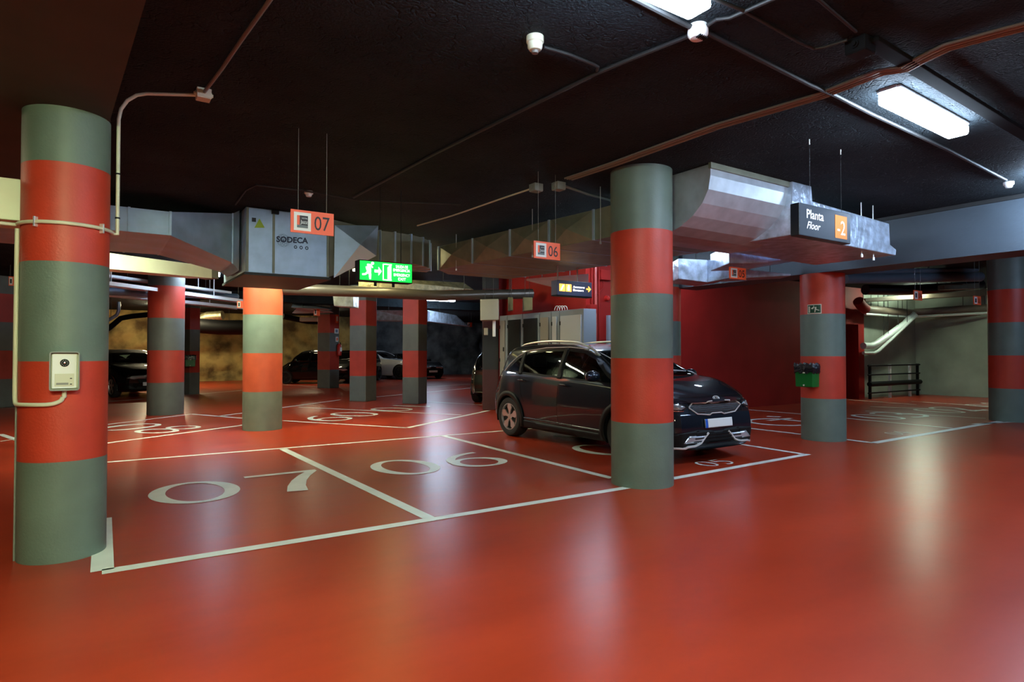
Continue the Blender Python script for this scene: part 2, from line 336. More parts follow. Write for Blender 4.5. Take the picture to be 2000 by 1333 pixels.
def floor_line(a, b, w_=0.1, z=0.003, label=None, name='bay_line'):
    a = Vector(a); b = Vector(b); a.z = b.z = z; d = (b-a).normalized(); s_ = Vector((-d.y,d.x,0))*w_/2
    return MB().add([a-s_, b-s_, b+s_, a+s_], [(0,1,2,3)]).build(name, M_line, FLOOR, label)
# ================================================================== SETTING
ZC = 3.4
def struct(mb, name, m, **k):
    o = mb.build(name, m, **k); o['kind'] = 'structure'; return o
FLOOR = struct(MB().box((-9,-7,-0.2),(27,36,0)), 'floor', M_floor)
struct(MB().box((-9,-7,ZC),(27,36,ZC+0.25)), 'ceiling', M_ceil)
def rock(name, m, x0, x1, y, nx, seed, amp=0.5):
    mb = MB(); nz = 22; vs = []
    for j in range(nz+1):
        for i in range(nx+1):
            x = x0+(x1-x0)*i/nx; z = ZC*j/nz
            d = noise.fractal(Vector((x*0.7+seed, z*0.9, 3.1)), 1.0, 2.2, 5)*amp
            vs.append((x, y-abs(d), z))
    fs = [(j*(nx+1)+i, j*(nx+1)+i+1, (j+1)*(nx+1)+i+1, (j+1)*(nx+1)+i) for j in range(nz) for i in range(nx)]
    mb.add(vs, fs); return struct(mb, name, m, smooth=True, ang=60)
rock('wall_back', M_rock, -9, 13.2, 34.2, 130, 0)
rock('wall_back_right', M_rock_shaded, 13.2, 27, 36.0, 90, 9)
struct(MB().box((-9.2,-7,0),(-9,36,ZC)), 'wall_left', M_darkwall)
struct(MB().box((-9,-7.2,0),(27,-7,ZC)), 'wall_front', M_darkwall)
struct(MB().box((23.3,-7,0),(23.6,10.2,ZC)), 'wall_right', M_concrete)
struct(MB().box((19.75,10.2,0),(23.6,10.5,ZC)), 'wall_right_corner', M_concrete)
struct(MB().box((26.8,10.2,0),(27,36,ZC)), 'wall_right_back', M_rock_shaded)
# red utility block with a doorway
dz = 2.28; dx0 = PY(1648,700,10.1).x; dx1 = PY(1677,700,10.1).x
struct(MB().box((8.55,10.1,0),(dx0,13.6,ZC)).box((dx0,10.1,dz),(dx1,13.6,ZC)).box((dx1,10.1,0),(19.75,13.6,ZC)), 'wall_red', M_redwall)
dr = MB().box((dx0,10.9,0),(dx1,10.95,dz)).build('door_1', M_darkdoor); dr['kind'] = 'structure'
MB().tube([(dx0+.25,10.88,1.0),(dx0+.25,10.84,1.0),(dx0+.38,10.84,1.0)], .012).build('door_handle', M_silver, dr)
# grey-framed door in the red wall behind the thick column
ax = PY(1184,640,10.1).x
d2 = MB().box((ax+.12,10.08,0),(ax+.98,10.1,2.1)).build('door_2', M_cabd); d2['kind'] = 'structure'
MB().box((ax,10.03,0),(ax+.12,10.1,2.22)).box((ax+.98,10.03,0),(ax+1.1,10.1,2.22)).box((ax+.12,10.03,2.1),(ax+.98,10.1,2.22)).build('door_frame', M_cab, d2)
# beams
bl = struct(MB().prism([(-.95,-7,3.1),(.36,-7,3.1),(.21,2.8,3.1),(.055,5.3,3.1),(.055,8.8,3.1),(-.95,8.8,3.1)],(0,0,ZC-3.1)), 'beam_left', mat('dark_brown_beam', (0.030,0.020,0.016), 0.7, var=0.2))
br = struct(MB().box((9.6,-7,2.70),(10.25,8.6,ZC)), 'beam_right', M_beam)
MB().box((9.57,-7,ZC-.05),(9.6,8.6,ZC)).build('beam_edge_strip', M_darkp, br)
struct(MB().box((-9,21.5,3.1),(26.8,22.1,ZC)), 'beam_back', M_ceil)
# ------------------------------------------------------------------ floor markings
def pl(a, b, w_=0.1, **k): return floor_line(PZ(*a), PZ(*b), w_, **k)
Lx0 = PZ(213,1116).x
pl((199,1118.5),(845,1015), .11); pl((845,1015),(1240,951), .10)
pl((1300,938),(1578,888), .10)
pl((205,904),(1100,833), .085)
floor_line((0.035,4.875,0),(0.045,6.4,0), .13); 
pl((553,878),(838,1013), .11); pl((866,852),(1195,935), .1); pl((1430,866),(1570,888), .09)
pl((1080,852),(1300,867), .08)
# bays 08 09 10 beyond the crossing aisle
pl((0,849),(40,862), .1); pl((0,863),(40,857), .05)
pl((120,841),(374,809.5), .08); pl((150,874),(476,831), .1)
pl((374,809.5),(490,819), .09); pl((425,814),(665,781.5), .09)
pl((553,822.5),(795,836.5), .09); pl((795,836.5),(955,802.5), .11)
pl((583,796),(901,811), .09); pl((735,776),(945,756), .08); pl((835,785),(950,792), .07)
pl((0,799),(300,779), .08); pl((357,773),(474,763), .09); pl((553,752),(640,757), .09); pl((663,751),(682,748.5), .09)
pl((735,743.5),(760,741), .09); pl((835,740),(945,738), .08); pl((835,756),(950,749), .1)
# right hand bays
pl((1450,800),(1565,809.5), .09); pl((1462,837),(1565,849), .1); pl((1650,859),(1706,866), .1); pl((1706,866),(1958,823), .13)
pl((1650,817.5),(1860,837), .09); pl((1690,803.5),(1925,818), .09); pl((1700,795),(1944,803), .09); pl((1780,784.5),(1944,795.5), .09)
pl((1652,781),(1790,791), .08); pl((1900,829),(2040,822), .1)
bay_number('07', (0.42,6.56), 1.09, 0.0, FLOOR, 'white painted number 07 on the floor of the nearest bay')
bay_number('06', (2.78,6.68), 1.06, 0.0, FLOOR, 'white painted number 06 on the red floor')
bay_number('05', (5.75,6.35), 1.06, 0.0, FLOOR, 'white painted number 05 under the dark car')
bay_number('05', (6.34,5.12), 0.32, 0.0, FLOOR, 'small white number 05 just ahead of the parked dark car')
bay_number('04', (11.5,5.30), 0.30, 0.0, FLOOR, 'small white number 04 beyond the column with the bin')
bay_number('03', (13.9,6.5), 1.1, 0.0, FLOOR, 'white painted number 03 on the far right floor')
bay_number('02', (16.6,6.4), 1.1, 0.0, FLOOR, 'white painted number 02 on the far right floor')
bay_number('01', (19.3,6.3), 1.1, 0.0, FLOOR, 'white painted number 01 on the far right floor')
def rot_number(txt, pc, size, deg, label, wx=1.06):
    a = math.radians(deg); c = PZ(*pc); ux = Vector((math.cos(a),math.sin(a),0)); uy = Vector((-math.sin(a),math.cos(a),0))
    wd = (.84*(len(txt)-1)+.72)*size*wx; O = c-ux*wd/2-uy*size/2
    bay_number(txt, (O.x,O.y), size, a, FLOOR, label, wx)
rot_number('08', (292,837), 1.15, -54.5, 'white painted number 08 seen from its far side')
rot_number('09', (665,814), 1.15, 215.5, 'white painted number 09 seen upside down')
rot_number('10', (785,797), 1.1, 215.5, 'white painted number 10 seen upside down, half behind the square column')
wc = MB(); cw = PZ(1518,825)
for vs, fs in [strip2([(.2,.75),(.95,.75),(1.1,.3),(1.35,.38)], .1), strip2([(.2,1.0),(.2,.45)], .1), strip2(arcp(.45,.45,.5,.45,130,350,18), .09), strip2([(-.25,.95),(-.05,1.05)], .12)]:
    wc.add([(cw.x+y*1.5-.6, cw.y-x*1.2+.5, .004) for x, y in vs], fs)
wc.build('wheelchair_symbol', M_line, FLOOR, 'white painted wheelchair symbol')
# ------------------------------------------------------------------ columns
def round_column(c, r, top, m, label, **k):
    o = MB().lathe((c[0],c[1],0), (0,0,1), [(0,r),(top,r)], n=64).build('round_column', m, None, smooth=True, ang=50)
    return props(o, label, 'column', 'banded round columns')
def square_column(c, s_, top, m, label, rot=35.5):
    a = math.radians(rot); o = MB().obox((c[0],c[1],top/2), (math.cos(a),math.sin(a),0), (-math.sin(a),math.cos(a),0), (0,0,1), s_/2, s_/2, top/2).build('square_column', m, None, bevel=0.015)
    return props(o, label, 'column', 'banded square columns')
C1 = (-0.2,5.47); R1 = .262; C2 = (4.95,4.91); C3 = (9.92,5.74)
round_column(C1, R1, 3.10, M_band, 'round red and grey banded column in the left foreground with the intercom box')
round_column(C2, .334, ZC, M_band, 'thick round red and grey banded column in front of the parked dark car')
round_column(C3, .335, 2.70, M_band, 'round red and grey column carrying the green bin and escape sticker')
c4 = PD(1969,822,12.95); round_column((c4.x+.12,c4.y), .36, ZC, M_band, 'round red and grey column at the right edge of the picture')
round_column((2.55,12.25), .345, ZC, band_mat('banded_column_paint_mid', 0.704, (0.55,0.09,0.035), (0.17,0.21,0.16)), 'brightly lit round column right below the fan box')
c0 = PD(1297,700,12.6); round_column((c0.x,c0.y), .33, ZC, M_band, 'round column mostly hidden behind the thick foreground column')
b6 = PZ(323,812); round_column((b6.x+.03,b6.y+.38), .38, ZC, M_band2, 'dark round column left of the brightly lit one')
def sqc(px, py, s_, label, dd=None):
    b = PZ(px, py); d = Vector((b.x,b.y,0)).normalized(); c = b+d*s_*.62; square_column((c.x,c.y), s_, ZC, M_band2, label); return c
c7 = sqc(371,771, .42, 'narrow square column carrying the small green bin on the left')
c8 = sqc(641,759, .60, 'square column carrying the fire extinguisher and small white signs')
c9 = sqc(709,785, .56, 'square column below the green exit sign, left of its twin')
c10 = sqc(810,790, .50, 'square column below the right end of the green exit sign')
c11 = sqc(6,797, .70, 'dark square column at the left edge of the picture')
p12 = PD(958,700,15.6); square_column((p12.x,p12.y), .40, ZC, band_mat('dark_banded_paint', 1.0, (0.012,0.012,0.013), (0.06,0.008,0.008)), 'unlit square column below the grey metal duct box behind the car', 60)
# ------------------------------------------------------------------ lamps
def ceiling_light(x, y, deg, col, s_, label, k, ZC=3.4):
    th = thing('ceiling_light', (x,y,ZC), label or 'ceiling light %s' % k, 'light', 'fluorescent ceiling lights')
    a = math.radians(deg); ux = (math.cos(a),math.sin(a),0); uy = (-math.sin(a),math.cos(a),0); zt = ZC
    MB().obox((x,y,zt-.012), ux, uy, (0,0,1), .66, .085, .012).build('housing', M_housing, th, bevel=.01)
    key = 'glow_%s_%.0f' % (k, s_)
    mm = mat('diffuser_glow_%.2f_%.2f_%.0f' % (col[0], col[2], s_), (0.9,0.9,0.9), 0.4, emit=col, estr=s_)
    MB().obox((x,y,zt-.068), ux, uy, (0,0,1), .65, .082, .044).build('diffuser', mm, th, bevel=.02)
    for e in (-1,1): MB().obox((x+ux[0]*e*.66,y+ux[1]*e*.66,zt-.012), ux, uy, (0,0,1), .01, .06, .011).build('end_clip', M_housing, th)
    if 'fan box' in th['label'] or 'steel duct' in th['label']: MB().obox((x-uy[0]*.16,y-uy[1]*.16,zt-.08), ux, uy, (0,0,1), .8, .004, .08).build('spill_shield', M_housing, th)  # added board keeping the hidden lamp's light off the ceiling
for i, (x, y, dg_, c, s_, lb) in enumerate(LAMPS): ceiling_light(x, y, dg_, c, s_, lb, i, 3.1 if 'beam underside' in lb else 3.4)
# ------------------------------------------------------------------ intercom and conduits on the left column
def cylp(C, r, ang, z): return Vector((C[0]+r*math.cos(ang), C[1]+r*math.sin(ang), z))
F0 = math.atan2(-C1[1], -C1[0])          # direction from the column to the viewer
ic = thing('intercom', (C1[0],C1[1]-R1,1.29), 'cream intercom box with speaker grille mounted on the left foreground column', 'intercom')
n_ = Vector((math.cos(F0),math.sin(F0),0)); t_ = Vector((-n_.y,n_.x,0)); t_ = t_ if t_.dot(Vector((SY,-CY,0))) > 0 else -t_
cc = Vector((C1[0],C1[1],1.295))+n_*(R1+.012)+t_*(-.0)
def rr_poly(w_, h_, r, n=5):
    out = []
    for (sx, sy, a0) in ((1,1,0),(-1,1,90),(-1,-1,180),(1,-1,270)):
        out += [(sx*(w_-r)+r*math.cos(math.radians(a0+90*i/n)), sy*(h_-r)+r*math.sin(math.radians(a0+90*i/n))) for i in range(n+1)]
    return out
def onbox(x, z, d): return cc+t_*x+Vector((0,0,z))+n_*d
MB().prism([onbox(x,z,-.03) for x,z in rr_poly(.078,.125,.012)], n_*.045).build('back_box', M_creamp, ic, bevel=.003)
# visor hood: a frame standing proud at top and sides
vo = rr_poly(.083,.131,.016); vi = rr_poly(.076,.124,.012); mb = MB(); n__ = len(vo)
vs = [onbox(x,z,-.03) for x,z in vo]+[onbox(x,z,.055) for x,z in vo]+[onbox(x,z,.055) for x,z in vi]+[onbox(x,z,-.03) for x,z in vi]
mb.add(vs, [(i,(i+1)%n__,n__+(i+1)%n__,n__+i) for i in range(n__)]+[(n__+i,n__+(i+1)%n__,2*n__+(i+1)%n__,2*n__+i) for i in range(n__)]+[(2*n__+i,2*n__+(i+1)%n__,3*n__+(i+1)%n__,3*n__+i) for i in range(n__)])
mb.build('visor', M_greyp, ic)
MB().prism([onbox(x,z,.015) for x,z in rr_poly(.068,.116,.006)], n_*.016).build('front_panel', M_white, ic, bevel=.002)
MB().prism([onbox(x,z-.012,.031) for x,z in [(-.053,-.09),(.053,-.09),(.053,-.005),(-.053,-.005)]], n_*.004).build('button_plate', M_creamp, ic, bevel=.001)
MB().prism([onbox(x,z,.0355) for x,z in [(-.045,-.092),(.022,-.092),(.022,-.078),(-.045,-.078)]], n_*.001).build('name_slot', M_greyp, ic)
for zb in (-.05,-.088): MB().prism([onbox(x+.036,z+zb,.0355) for x,z in [(-.006,-.003),(.006,-.003),(.006,.003),(-.006,.003)]], n_*.003).build('button', M_black, ic)
sg = MB().lathe(onbox(0,.055,.031), n_, [(0,.026),(.003,.026),(.004,.022),(.004,.0)], n=28).build('speaker_grille', M_black, ic, smooth=True)
MB().lathe(onbox(0,.055,.035), n_, [(0,.009),(.005,.006),(.006,0)], n=16).build('lens', M_chrome, sg, smooth=True)
for k in range(10):
    a = 2*math.pi*k/10; 
    MB().lathe(onbox(.017*math.cos(a),.055+.017*math.sin(a),.0352), n_, [(0,.003),(.0015,.002)], n=8).build('grille_hole', M_greyp, sg)
rp = .014; Rw = R1+rp
AL = F0-math.radians(84) ; 
# which side is image left: angle giving larger lateral to the left
def side_of(a): return Vector((math.cos(a),math.sin(a),0)).dot(Vector((SY,-CY,0)))
if side_of(AL) > 0: AL = F0+math.radians(84)
sgn = 1 if AL > F0 else -1
zi = 1.125
path = [cylp(C1,Rw+.004,F0,1.20), cylp(C1,Rw,F0,1.12)]
path += [cylp(C1,Rw,F0+sgn*math.radians(2+2.2*i*(i/9)),1.115-.035*math.sin(i/9*math.pi/2)-.01*(i/9)) for i in range(10)]
zl = path[-1].z
path += [cylp(C1,Rw,F0+sgn*math.radians(a),zl) for a in (28,36,44,52,60,67,72)]
path += [cylp(C1,Rw,F0+sgn*math.radians(72+12*math.sin(t*math.pi/2)),zl+.1*(1-math.cos(t*math.pi/2))) for t in (.25,.5,.75,1)]
path += [cylp(C1,Rw,F0+sgn*math.radians(84),z) for z in (1.3,1.6,2.0,2.27)]
o = MB().tube(path, rp, 12).build('conduit', M_creamp, None, smooth=True); props(o, 'cream conduit looping from the intercom up the left edge of the column', 'conduit')
o = MB().tube([cylp(C1,R1+.006,F0+sgn*math.radians(86),z) for z in (0.0,.4,.8,1.1)], .006, 8).build('cable', M_greyp, None, smooth=True); props(o, 'thin grey cable running down the column from the cream conduit to the floor', 'cable')
# horizontal conduit round the column and up to the ceiling box
zh = 2.30; ps = [cylp(C1,Rw,F0+sgn*math.radians(a),zh) for a in range(90,-91,-10)]
first = ps[0]+Vector((-.14,-.02,.0)); ps = [first]+ps
e = ps[-1]; xr_ = max(PY(231,300,e.y).x, .075)
ps += [Vector((xr_,e.y,zh)), Vector((xr_,e.y,zh+.06)), Vector((xr_,e.y,2.6)), Vector((xr_,e.y,3.1))]
jb = Vector((.64,5.18,ZC)); R_ = .2; dv = Vector((jb.x-xr_, jb.y-e.y, 0)); dl = dv.normalized()
ps += [Vector((xr_,e.y,ZC-.04-R_))+dl*(R_-R_*math.cos(t))+Vector((0,0,R_*math.sin(t))) for t in (0,.4,.8,1.2,math.pi/2)]
ps += [Vector((jb.x,jb.y,ZC-.04))-dl*.05]
hc = thing('conduit', ps[0], 'pale conduit wrapping round the left column and rising to the ceiling box', 'conduit')
MB().tube(ps, .013, 12).build('pipe', M_creamp, hc, smooth=True)
for a in (38,-48):
    q = cylp(C1,Rw,F0+sgn*math.radians(a),zh); nn = Vector((q.x-C1[0],q.y-C1[1],0)).normalized()
    MB().obox(q, nn.cross(Vector((0,0,1))), Vector((0,0,1)), nn, .006, .034, .016).build('pipe_clip', M_silver, hc, bevel=.002)
for z in (2.42,2.75): MB().lathe((xr_,e.y,z), (0,0,1), [(-.006,.0165),(.006,.0165)], n=14).build('coupling', M_black, hc)
def junction_box(c, s_, label, m=M_creamp, glands=True, rz=0.0):
    th = thing('junction_box', (c[0],c[1],ZC), label, 'junction box', 'ceiling junction boxes')
    ax_, ay_ = (math.cos(rz),math.sin(rz),0), (-math.sin(rz),math.cos(rz),0)
    MB().obox((c[0],c[1],ZC-s_*.35), ax_, ay_, (0,0,1), s_/2, s_/2, s_*.35).build('box_body', m, th, bevel=.004)
    MB().obox((c[0],c[1],ZC-s_*.72), ax_, ay_, (0,0,1), s_*.47, s_*.47, s_*.03).build('box_lid', m, th, bevel=.002)
    for sx in (-1,1):
        MB().lathe(Vector((c[0],c[1],ZC-s_*.35))+Vector(ax_)*sx*s_*.5, Vector(ax_)*sx, [(0,s_*.2),(s_*.08,s_*.2),(s_*.08,s_*.12),(s_*.16,s_*.12)], n=12).build('gland', m, th, smooth=True)
junction_box((jb.x,jb.y), .10, 'beige junction box on the dark ceiling where two conduits meet, upper left')
q1 = PZ(395,185,ZC-.03); q2 = PZ(545,-25,ZC-.03)
o = MB().tube([q1, q1.lerp(q2,.3)+Vector((.006,0,0)), q1.lerp(q2,.6), q2, q2+(q2-q1)*.4], .013, 10).build('conduit', M_brownp, None, smooth=True); props(o, 'brown pink conduit running from the beige box to the top edge of the picture', 'conduit')
# ------------------------------------------------------------------ cream boxed ducts
cl = PY(0,357,5.6); cb_ = PY(0,433,5.6)
o = MB().box((-1.9,5.55,cb_.z+.01),(C1[0]-R1*.8,5.95,cl.z+.03)).build('cream_duct', M_cream, None, bevel=.006); props(o, 'cream boxed duct ending behind the left foreground column', 'duct')
g0 = PD(205,493,10.5); g1 = PD(414,521,13.8); b0 = PD(205,525,10.5); b1 = PD(414,544,13.8); zt = (g0.z+g1.z)/2; zb = (b0.z+b1.z)/2
dirn = Vector((g1.x-g0.x,g1.y-g0.y,0)).normalized(); nrm = Vector((-dirn.y,dirn.x,0)); nrm = nrm if nrm.y > 0 else -nrm
cdt = thing('cream_duct', (g0+g1)/2, 'brightly lit cream boxed duct between the two left columns below the steel duct', 'duct')
MB().hexa([Vector((*b0.xy,b0.z)),Vector((*b1.xy,b1.z)),Vector((*g1.xy,g1.z)),Vector((*g0.xy,g0.z))]+[v+nrm*.5 for v in (b0,b1,g1,g0)]).build('duct_body', M_cream, cdt, bevel=.006)
MB().hexa([b1+dirn*.01+Vector((0,0,.02)),b1+dirn*.28+Vector((0,0,.02)),g1+dirn*.28-Vector((0,0,.05)),g1+dirn*.01-Vector((0,0,.05))]+[v+nrm*.3 for v in (b1+dirn*.01,b1+dirn*.28,g1+dirn*.28-Vector((0,0,.05)),g1+dirn*.01-Vector((0,0,.05)))]).build('duct_end', M_galvd, cdt)
# ------------------------------------------------------------------ fan box and the ducts left of it
YB = 9.0
fb = thing('fan_box', PY(560,540,YB), 'galvanised steel fan box with printed maker name hanging from the ceiling', 'fan box')
x0 = PY(480,470,YB).x; x1 = PY(643,470,YB).x; z0 = PY(560,537,YB).z; z1 = ZC-.006
MB().box((x0,YB,z0),(x1,YB+1.75,z1)).build('casing', M_galv, fb, bevel=.008)
for xx in (x0+.02, x0+.36, x1-.02): MB().box((xx-.015,YB-.012,z0+.01),(xx+.015,YB,z1-.01)).build('panel_seam', M_galvd, fb)
MB().box((x0-.02,YB-.02,z0-.035),(x1+.02,YB+1.77,z0)).build('base_tray', M_darkp, fb)
MB().box((x0+.33,YB-.05,z1-.06),(x0+.42,YB+.02,z1)).build('bracket', M_black, fb)
tri = [PY(497,445,YB-.014),PY(517,445,YB-.014),PY(507,427,YB-.014)]
MB().prism(tri, (0,.004,0)).build('warning_triangle', mat('yellow_green_sticker',(0.35,0.5,0.02),.5), fb)
a_ = PY(492,433,YB-.014); b_ = PY(500,426,YB-.014); MB().box((a_.x,YB-.014,a_.z),(b_.x,YB-.01,b_.z)).build('rating_plate', M_ink, fb)
M_blue = mat('navy_print',(0.01,0.015,0.05),.5)
a_ = PY(540,473,YB-.014); b_ = PY(602,479,YB-.014)
mbt = MB(); put_text(mbt, 'SODECA', (a_.x,YB-.006,a_.z-.0), (b_.x-a_.x,0,b_.z-a_.z+.02), (0,0,.085), bold=.035); mbt.build('maker_name', M_blue, fb)
mbt = MB()
cxx = PY(553,470,YB)
for k in range(9):
    a = 2*math.pi*k/9; vs, fs = ring2(cxx.x+.045*math.cos(a), cxx.z+.045*math.sin(a), .045,.045,.0022,.0022,18); mbt.add([(x,YB-.003-.0002*k,z) for x, z in vs], fs)
mbt.build('rosette_mark', M_blue, fb)
for k in range(3):
    vs, fs = ring2(PY(577+11*k,484,YB).x, PY(577,483,YB).z, .024,.026,.012,.012,6+2*k); MB().add([(x,YB-.004,z) for x, z in vs], fs).build('small_mark', M_blue, fb)
def rect_duct(name, sects, m, label, cat='duct', seams=True, parent=None, group=None, sm=M_galv):
    """sects: list of four-corner sections"""
    th = parent or thing(name, Vector(sects[0][0]), label, cat, group)
    mb = MB(); n = len(sects); vs = [v for s_ in sects for v in s_]; fs = []
    for i in range(n-1):
        for k in range(4): fs.append((i*4+k, i*4+(k+1)%4, (i+1)*4+(k+1)%4, (i+1)*4+k))
    fs += [(0,1,2,3), tuple((n-1)*4+k for k in (3,2,1,0))]
    mb.add(vs, fs).build('duct_body', m, th)
    if seams:
        for s_ in sects[1:-1] if n > 2 else sects:
            c = sum((Vector(v) for v in s_), Vector())/4; P = [c+(Vector(v)-c)*1.0+(Vector(v)-c).normalized()*.022 for v in s_]
            d = (Vector(s_[1])-Vector(s_[0])).cross(Vector(s_[3])-Vector(s_[0])).normalized()*.014
            P = [Vector((p.x,p.y,min(p.z,ZC-.004))) for p in P]
            mm = MB(); vs = [p-d for p in P]+[p+d for p in P]
            mm.add(vs, [(0,1,5,4),(1,2,6,5),(2,3,7,6),(3,0,4,7),(3,2,1,0),(4,5,6,7)]).build('flange', sm, th)
    return th
def sx(x, y0, y1, za, zb): return [(x,y0,za),(x,y0,zb),(x,y1,zb),(x,y1,za)]
def sy(y, x0, x1, za, zb): return [(x0,y,za),(x0,y,zb),(x1,y,zb),(x1,y,za)]
L0 = PY(205,400,YB); L1 = PY(333,405,YB); L2 = PY(455,412,YB+.55)
zl0 = PY(333,460,YB).z; zl1 = PY(205,455,YB).z
rect_duct('steel_duct', [sx(-2.5,YB,YB+1.9,zl0,L0.z), sx(L0.x+.25,YB,YB+1.9,zl0,L0.z), sx(L1.x,YB,YB+1.9,zl0,L0.z), sx(L2.x,YB+.55,YB+1.7,PY(455,514,YB+.55).z,ZC-.006), sx(x0-.03,YB+.3,YB+1.2,z0+.05,ZC-.006)], M_galv, 'galvanised duct leading from the left column into the fan box')
R0 = x1+.02; za, zb = z0+.02, z1-.02; tx = PY(742,470,YB+.25).x
dd = [sx(R0,YB+.05,YB+1.15,za,zb), sx(tx,YB+.25,YB+1.0,2.86,zb-.05)]
xe = PY(800,470,YB+.25).x
dd += [sx(xe-.25,YB+.25,YB+1.0,2.86,zb-.05)]
for t in (.3,.6,.9,1.2,1.5):
    c_, s__ = math.cos(t), math.sin(t); ctr = (xe-.25, YB+1.25)
    p_in = (ctr[0]+s__*.25, ctr[1]-c_*.25); p_out = (ctr[0]+s__*1.0, ctr[1]-c_*1.0)
    dd.append([(*p_out,2.86),(*p_out,zb-.05),(*p_in,zb-.05),(*p_in,2.86)])
dtr = rect_duct('steel_duct', dd, M_galvd, 'galvanised elbow duct leaving the right side of the fan box')
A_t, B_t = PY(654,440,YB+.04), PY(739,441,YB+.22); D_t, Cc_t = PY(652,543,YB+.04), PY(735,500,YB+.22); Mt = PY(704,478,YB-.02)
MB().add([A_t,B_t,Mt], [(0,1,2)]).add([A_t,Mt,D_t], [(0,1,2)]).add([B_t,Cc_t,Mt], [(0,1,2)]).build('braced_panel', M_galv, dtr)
MB().add([D_t,Mt,Cc_t], [(0,1,2)]).build('lit_panel', mat('lit_facet_tone',(0.8,0.85,0.85),.5), dtr, 'pale triangular panel')  # pale colour paints in the light on the lower facet
# ------------------------------------------------------------------ long cross-braced duct to the elbow by the thick column
XD = 5.0; ys = [9.9, 8.7, 7.6, 6.65, 5.75]; secs = []
def duct_z(y): 
    t = (y-5.0)/4.9; return 2.77+.11*t, 3.13+.16*t
x_out = 6.85
sb = []
for y in ys:
    a, b = duct_z(y); sb.append([(XD,y,a),(XD,y,b),(x_out,y,b),(x_out,y,a)])
ld = rect_duct('cross_braced_duct', [ [(XD+.5,10.5,2.9),(XD+.5,10.5,3.28),(x_out,10.5,3.28),(x_out,10.5,2.9)] ]+sb+[[(XD,5.3,2.78),(XD,5.3,3.15),(x_out,5.3,3.15),(x_out,5.3,2.78)]], M_galvd, 'long dull steel duct with folded diamond bracing behind the 06 sign')
for i in range(len(ys)-1):
    ya, yb = ys[i], ys[i+1]; a0, b0_ = duct_z(ya); a1, b1_ = duct_z(yb)
    mb = MB(); P = [Vector((XD-.001,ya-.03,a0+.01)),Vector((XD-.001,ya-.03,b0_-.01)),Vector((XD-.001,yb+.03,b1_-.01)),Vector((XD-.001,yb+.03,a1+.01))]; c = sum(P,Vector())/4+Vector((-.07,0,0))
    mb.add(P+[c], [(0,1,4),(1,2,4),(2,3,4),(3,0,4)]).build('braced_panel', M_galvd, ld)
for (y, zt_) in ((9.2,2.82),(7.0,2.76),(5.6,2.74)):
    MB().tube([(XD-.03,y,ZC),(XD-.03,y,zt_)], .005, 6).tube([(XD-.03,y,zt_),(XD-.03,y,zt_-.03)], .014, 8).build('hanger_rod', M_silver, ld)
# curved elbow up to the ceiling
xa, xb = 5.3, 6.95; prof = [(4.26,ZC-.01),(4.26,3.27)]; 
cen = (5.06, 3.27)
for k in range(1,7):
    t = k/6*math.pi/2; prof.append((cen[0]-.80*math.cos(t), cen[1]-.54*math.sin(t)))
prof += [(5.29,2.73),(5.29,ZC-.01)]
el = thing('elbow_duct', (6.1,4.6,2.9), 'galvanised duct elbow curving up to the ceiling right of the thick column', 'duct')
MB().prism([(xa,y,z) for y, z in prof], (xb-xa,0,0)).build('curved_shell', mat('bright_galvanised', (0.50,0.53,0.57), .42, .6, var=.12, vscale=7), el)
MB().box((xa-.02,4.235,ZC-.06),(xb+.02,4.27,ZC)).build('flange', M_galvd, el)
# ------------------------------------------------------------------ foil-wrapped duct system
YF = 4.2
fz0 = 2.78
def fpt(px, py): q = PY(px,py,YF); return (q.x,q.z)
outl = [fpt(1548,360), fpt(1585,368), fpt(1587,393), fpt(1737,437), fpt(1739,478), fpt(1751,488), fpt(1750,499), fpt(1545,459)]
outl[0] = (outl[0][0], ZC); outl[1] = (outl[1][0], ZC)
fo = thing('foil_duct', (8.0,YF,2.8), 'foil wrapped duct box behind the floor sign, hanging from the ceiling', 'duct')
MB().prism([(x,YF,z) for x, z in outl], (0,1.15,0)).build('foil_body', M_foil, fo, bevel=.01)
sp = [(outl[0][0]+.0,YF+.06,ZC-.06)]; 
pr = []
for k in range(0,7):
    t = k/6*math.pi/2; pr.append((YF+.9-.82*math.cos(t), 3.25-.46*math.sin(t)))
xl_ = outl[7][0]
MB().prism([(xl_-.3,y,z) for y, z in pr]+[(xl_-.3,YF+.9,3.25)], (.3,0,0)).build('curved_cheek', M_galvd, fo)
for px_ in (1752,1772): pass
for (px_,py_) in ((1683,497),(1706,503)):
    q = PY(px_,py_,YF+.1); MB().tube([(q.x,q.y,ZC),(q.x,q.y,q.z)], .006, 6).tube([(q.x,q.y,q.z),(q.x,q.y,q.z-.04)], .016, 8).build('hanger_rod', M_silver, fo)
def px_box(name, corners, depth_near, depth_far, m, label, cat='duct', group=None, **k):
    """a box whose near face joins four picture corners at their own depths"""
    near = [PD(x,y,d) for x, y, d in corners]
    far = [PD(x,y,d) for x, y, d in corners]; fwd = Vector((CY,SY,0))*(depth_far-depth_near)
    far = [v+fwd for v in far]
    o = MB().hexa(near+far).build(name, m, None, bevel=k.get('bevel',.01)); V_ = near+far
    if max(v.z for v in V_) < ZC-.03 and cat in ('duct','panel','beam'):
        xs_ = sorted(V_, key=lambda v: -v.z)[:2]; c_ = sum(V_, Vector())/8
        for q in (V_[0].lerp(V_[6],.25), V_[1].lerp(V_[7],.25) if False else V_[2].lerp(V_[4],.3)):
            MB().tube([Vector((q.x,q.y,q.z)), Vector((q.x,q.y,ZC))], .006, 6).build('hanger_rod', M_darkp, o)
    return props(o, label, cat, group)
px_box('foil_duct', [(1424,478,8.4),(1424,515,8.4),(1500,514,8.9),(1500,482,8.9)], 0, .8, M_foil, 'low foil duct branch under the steel elbow')
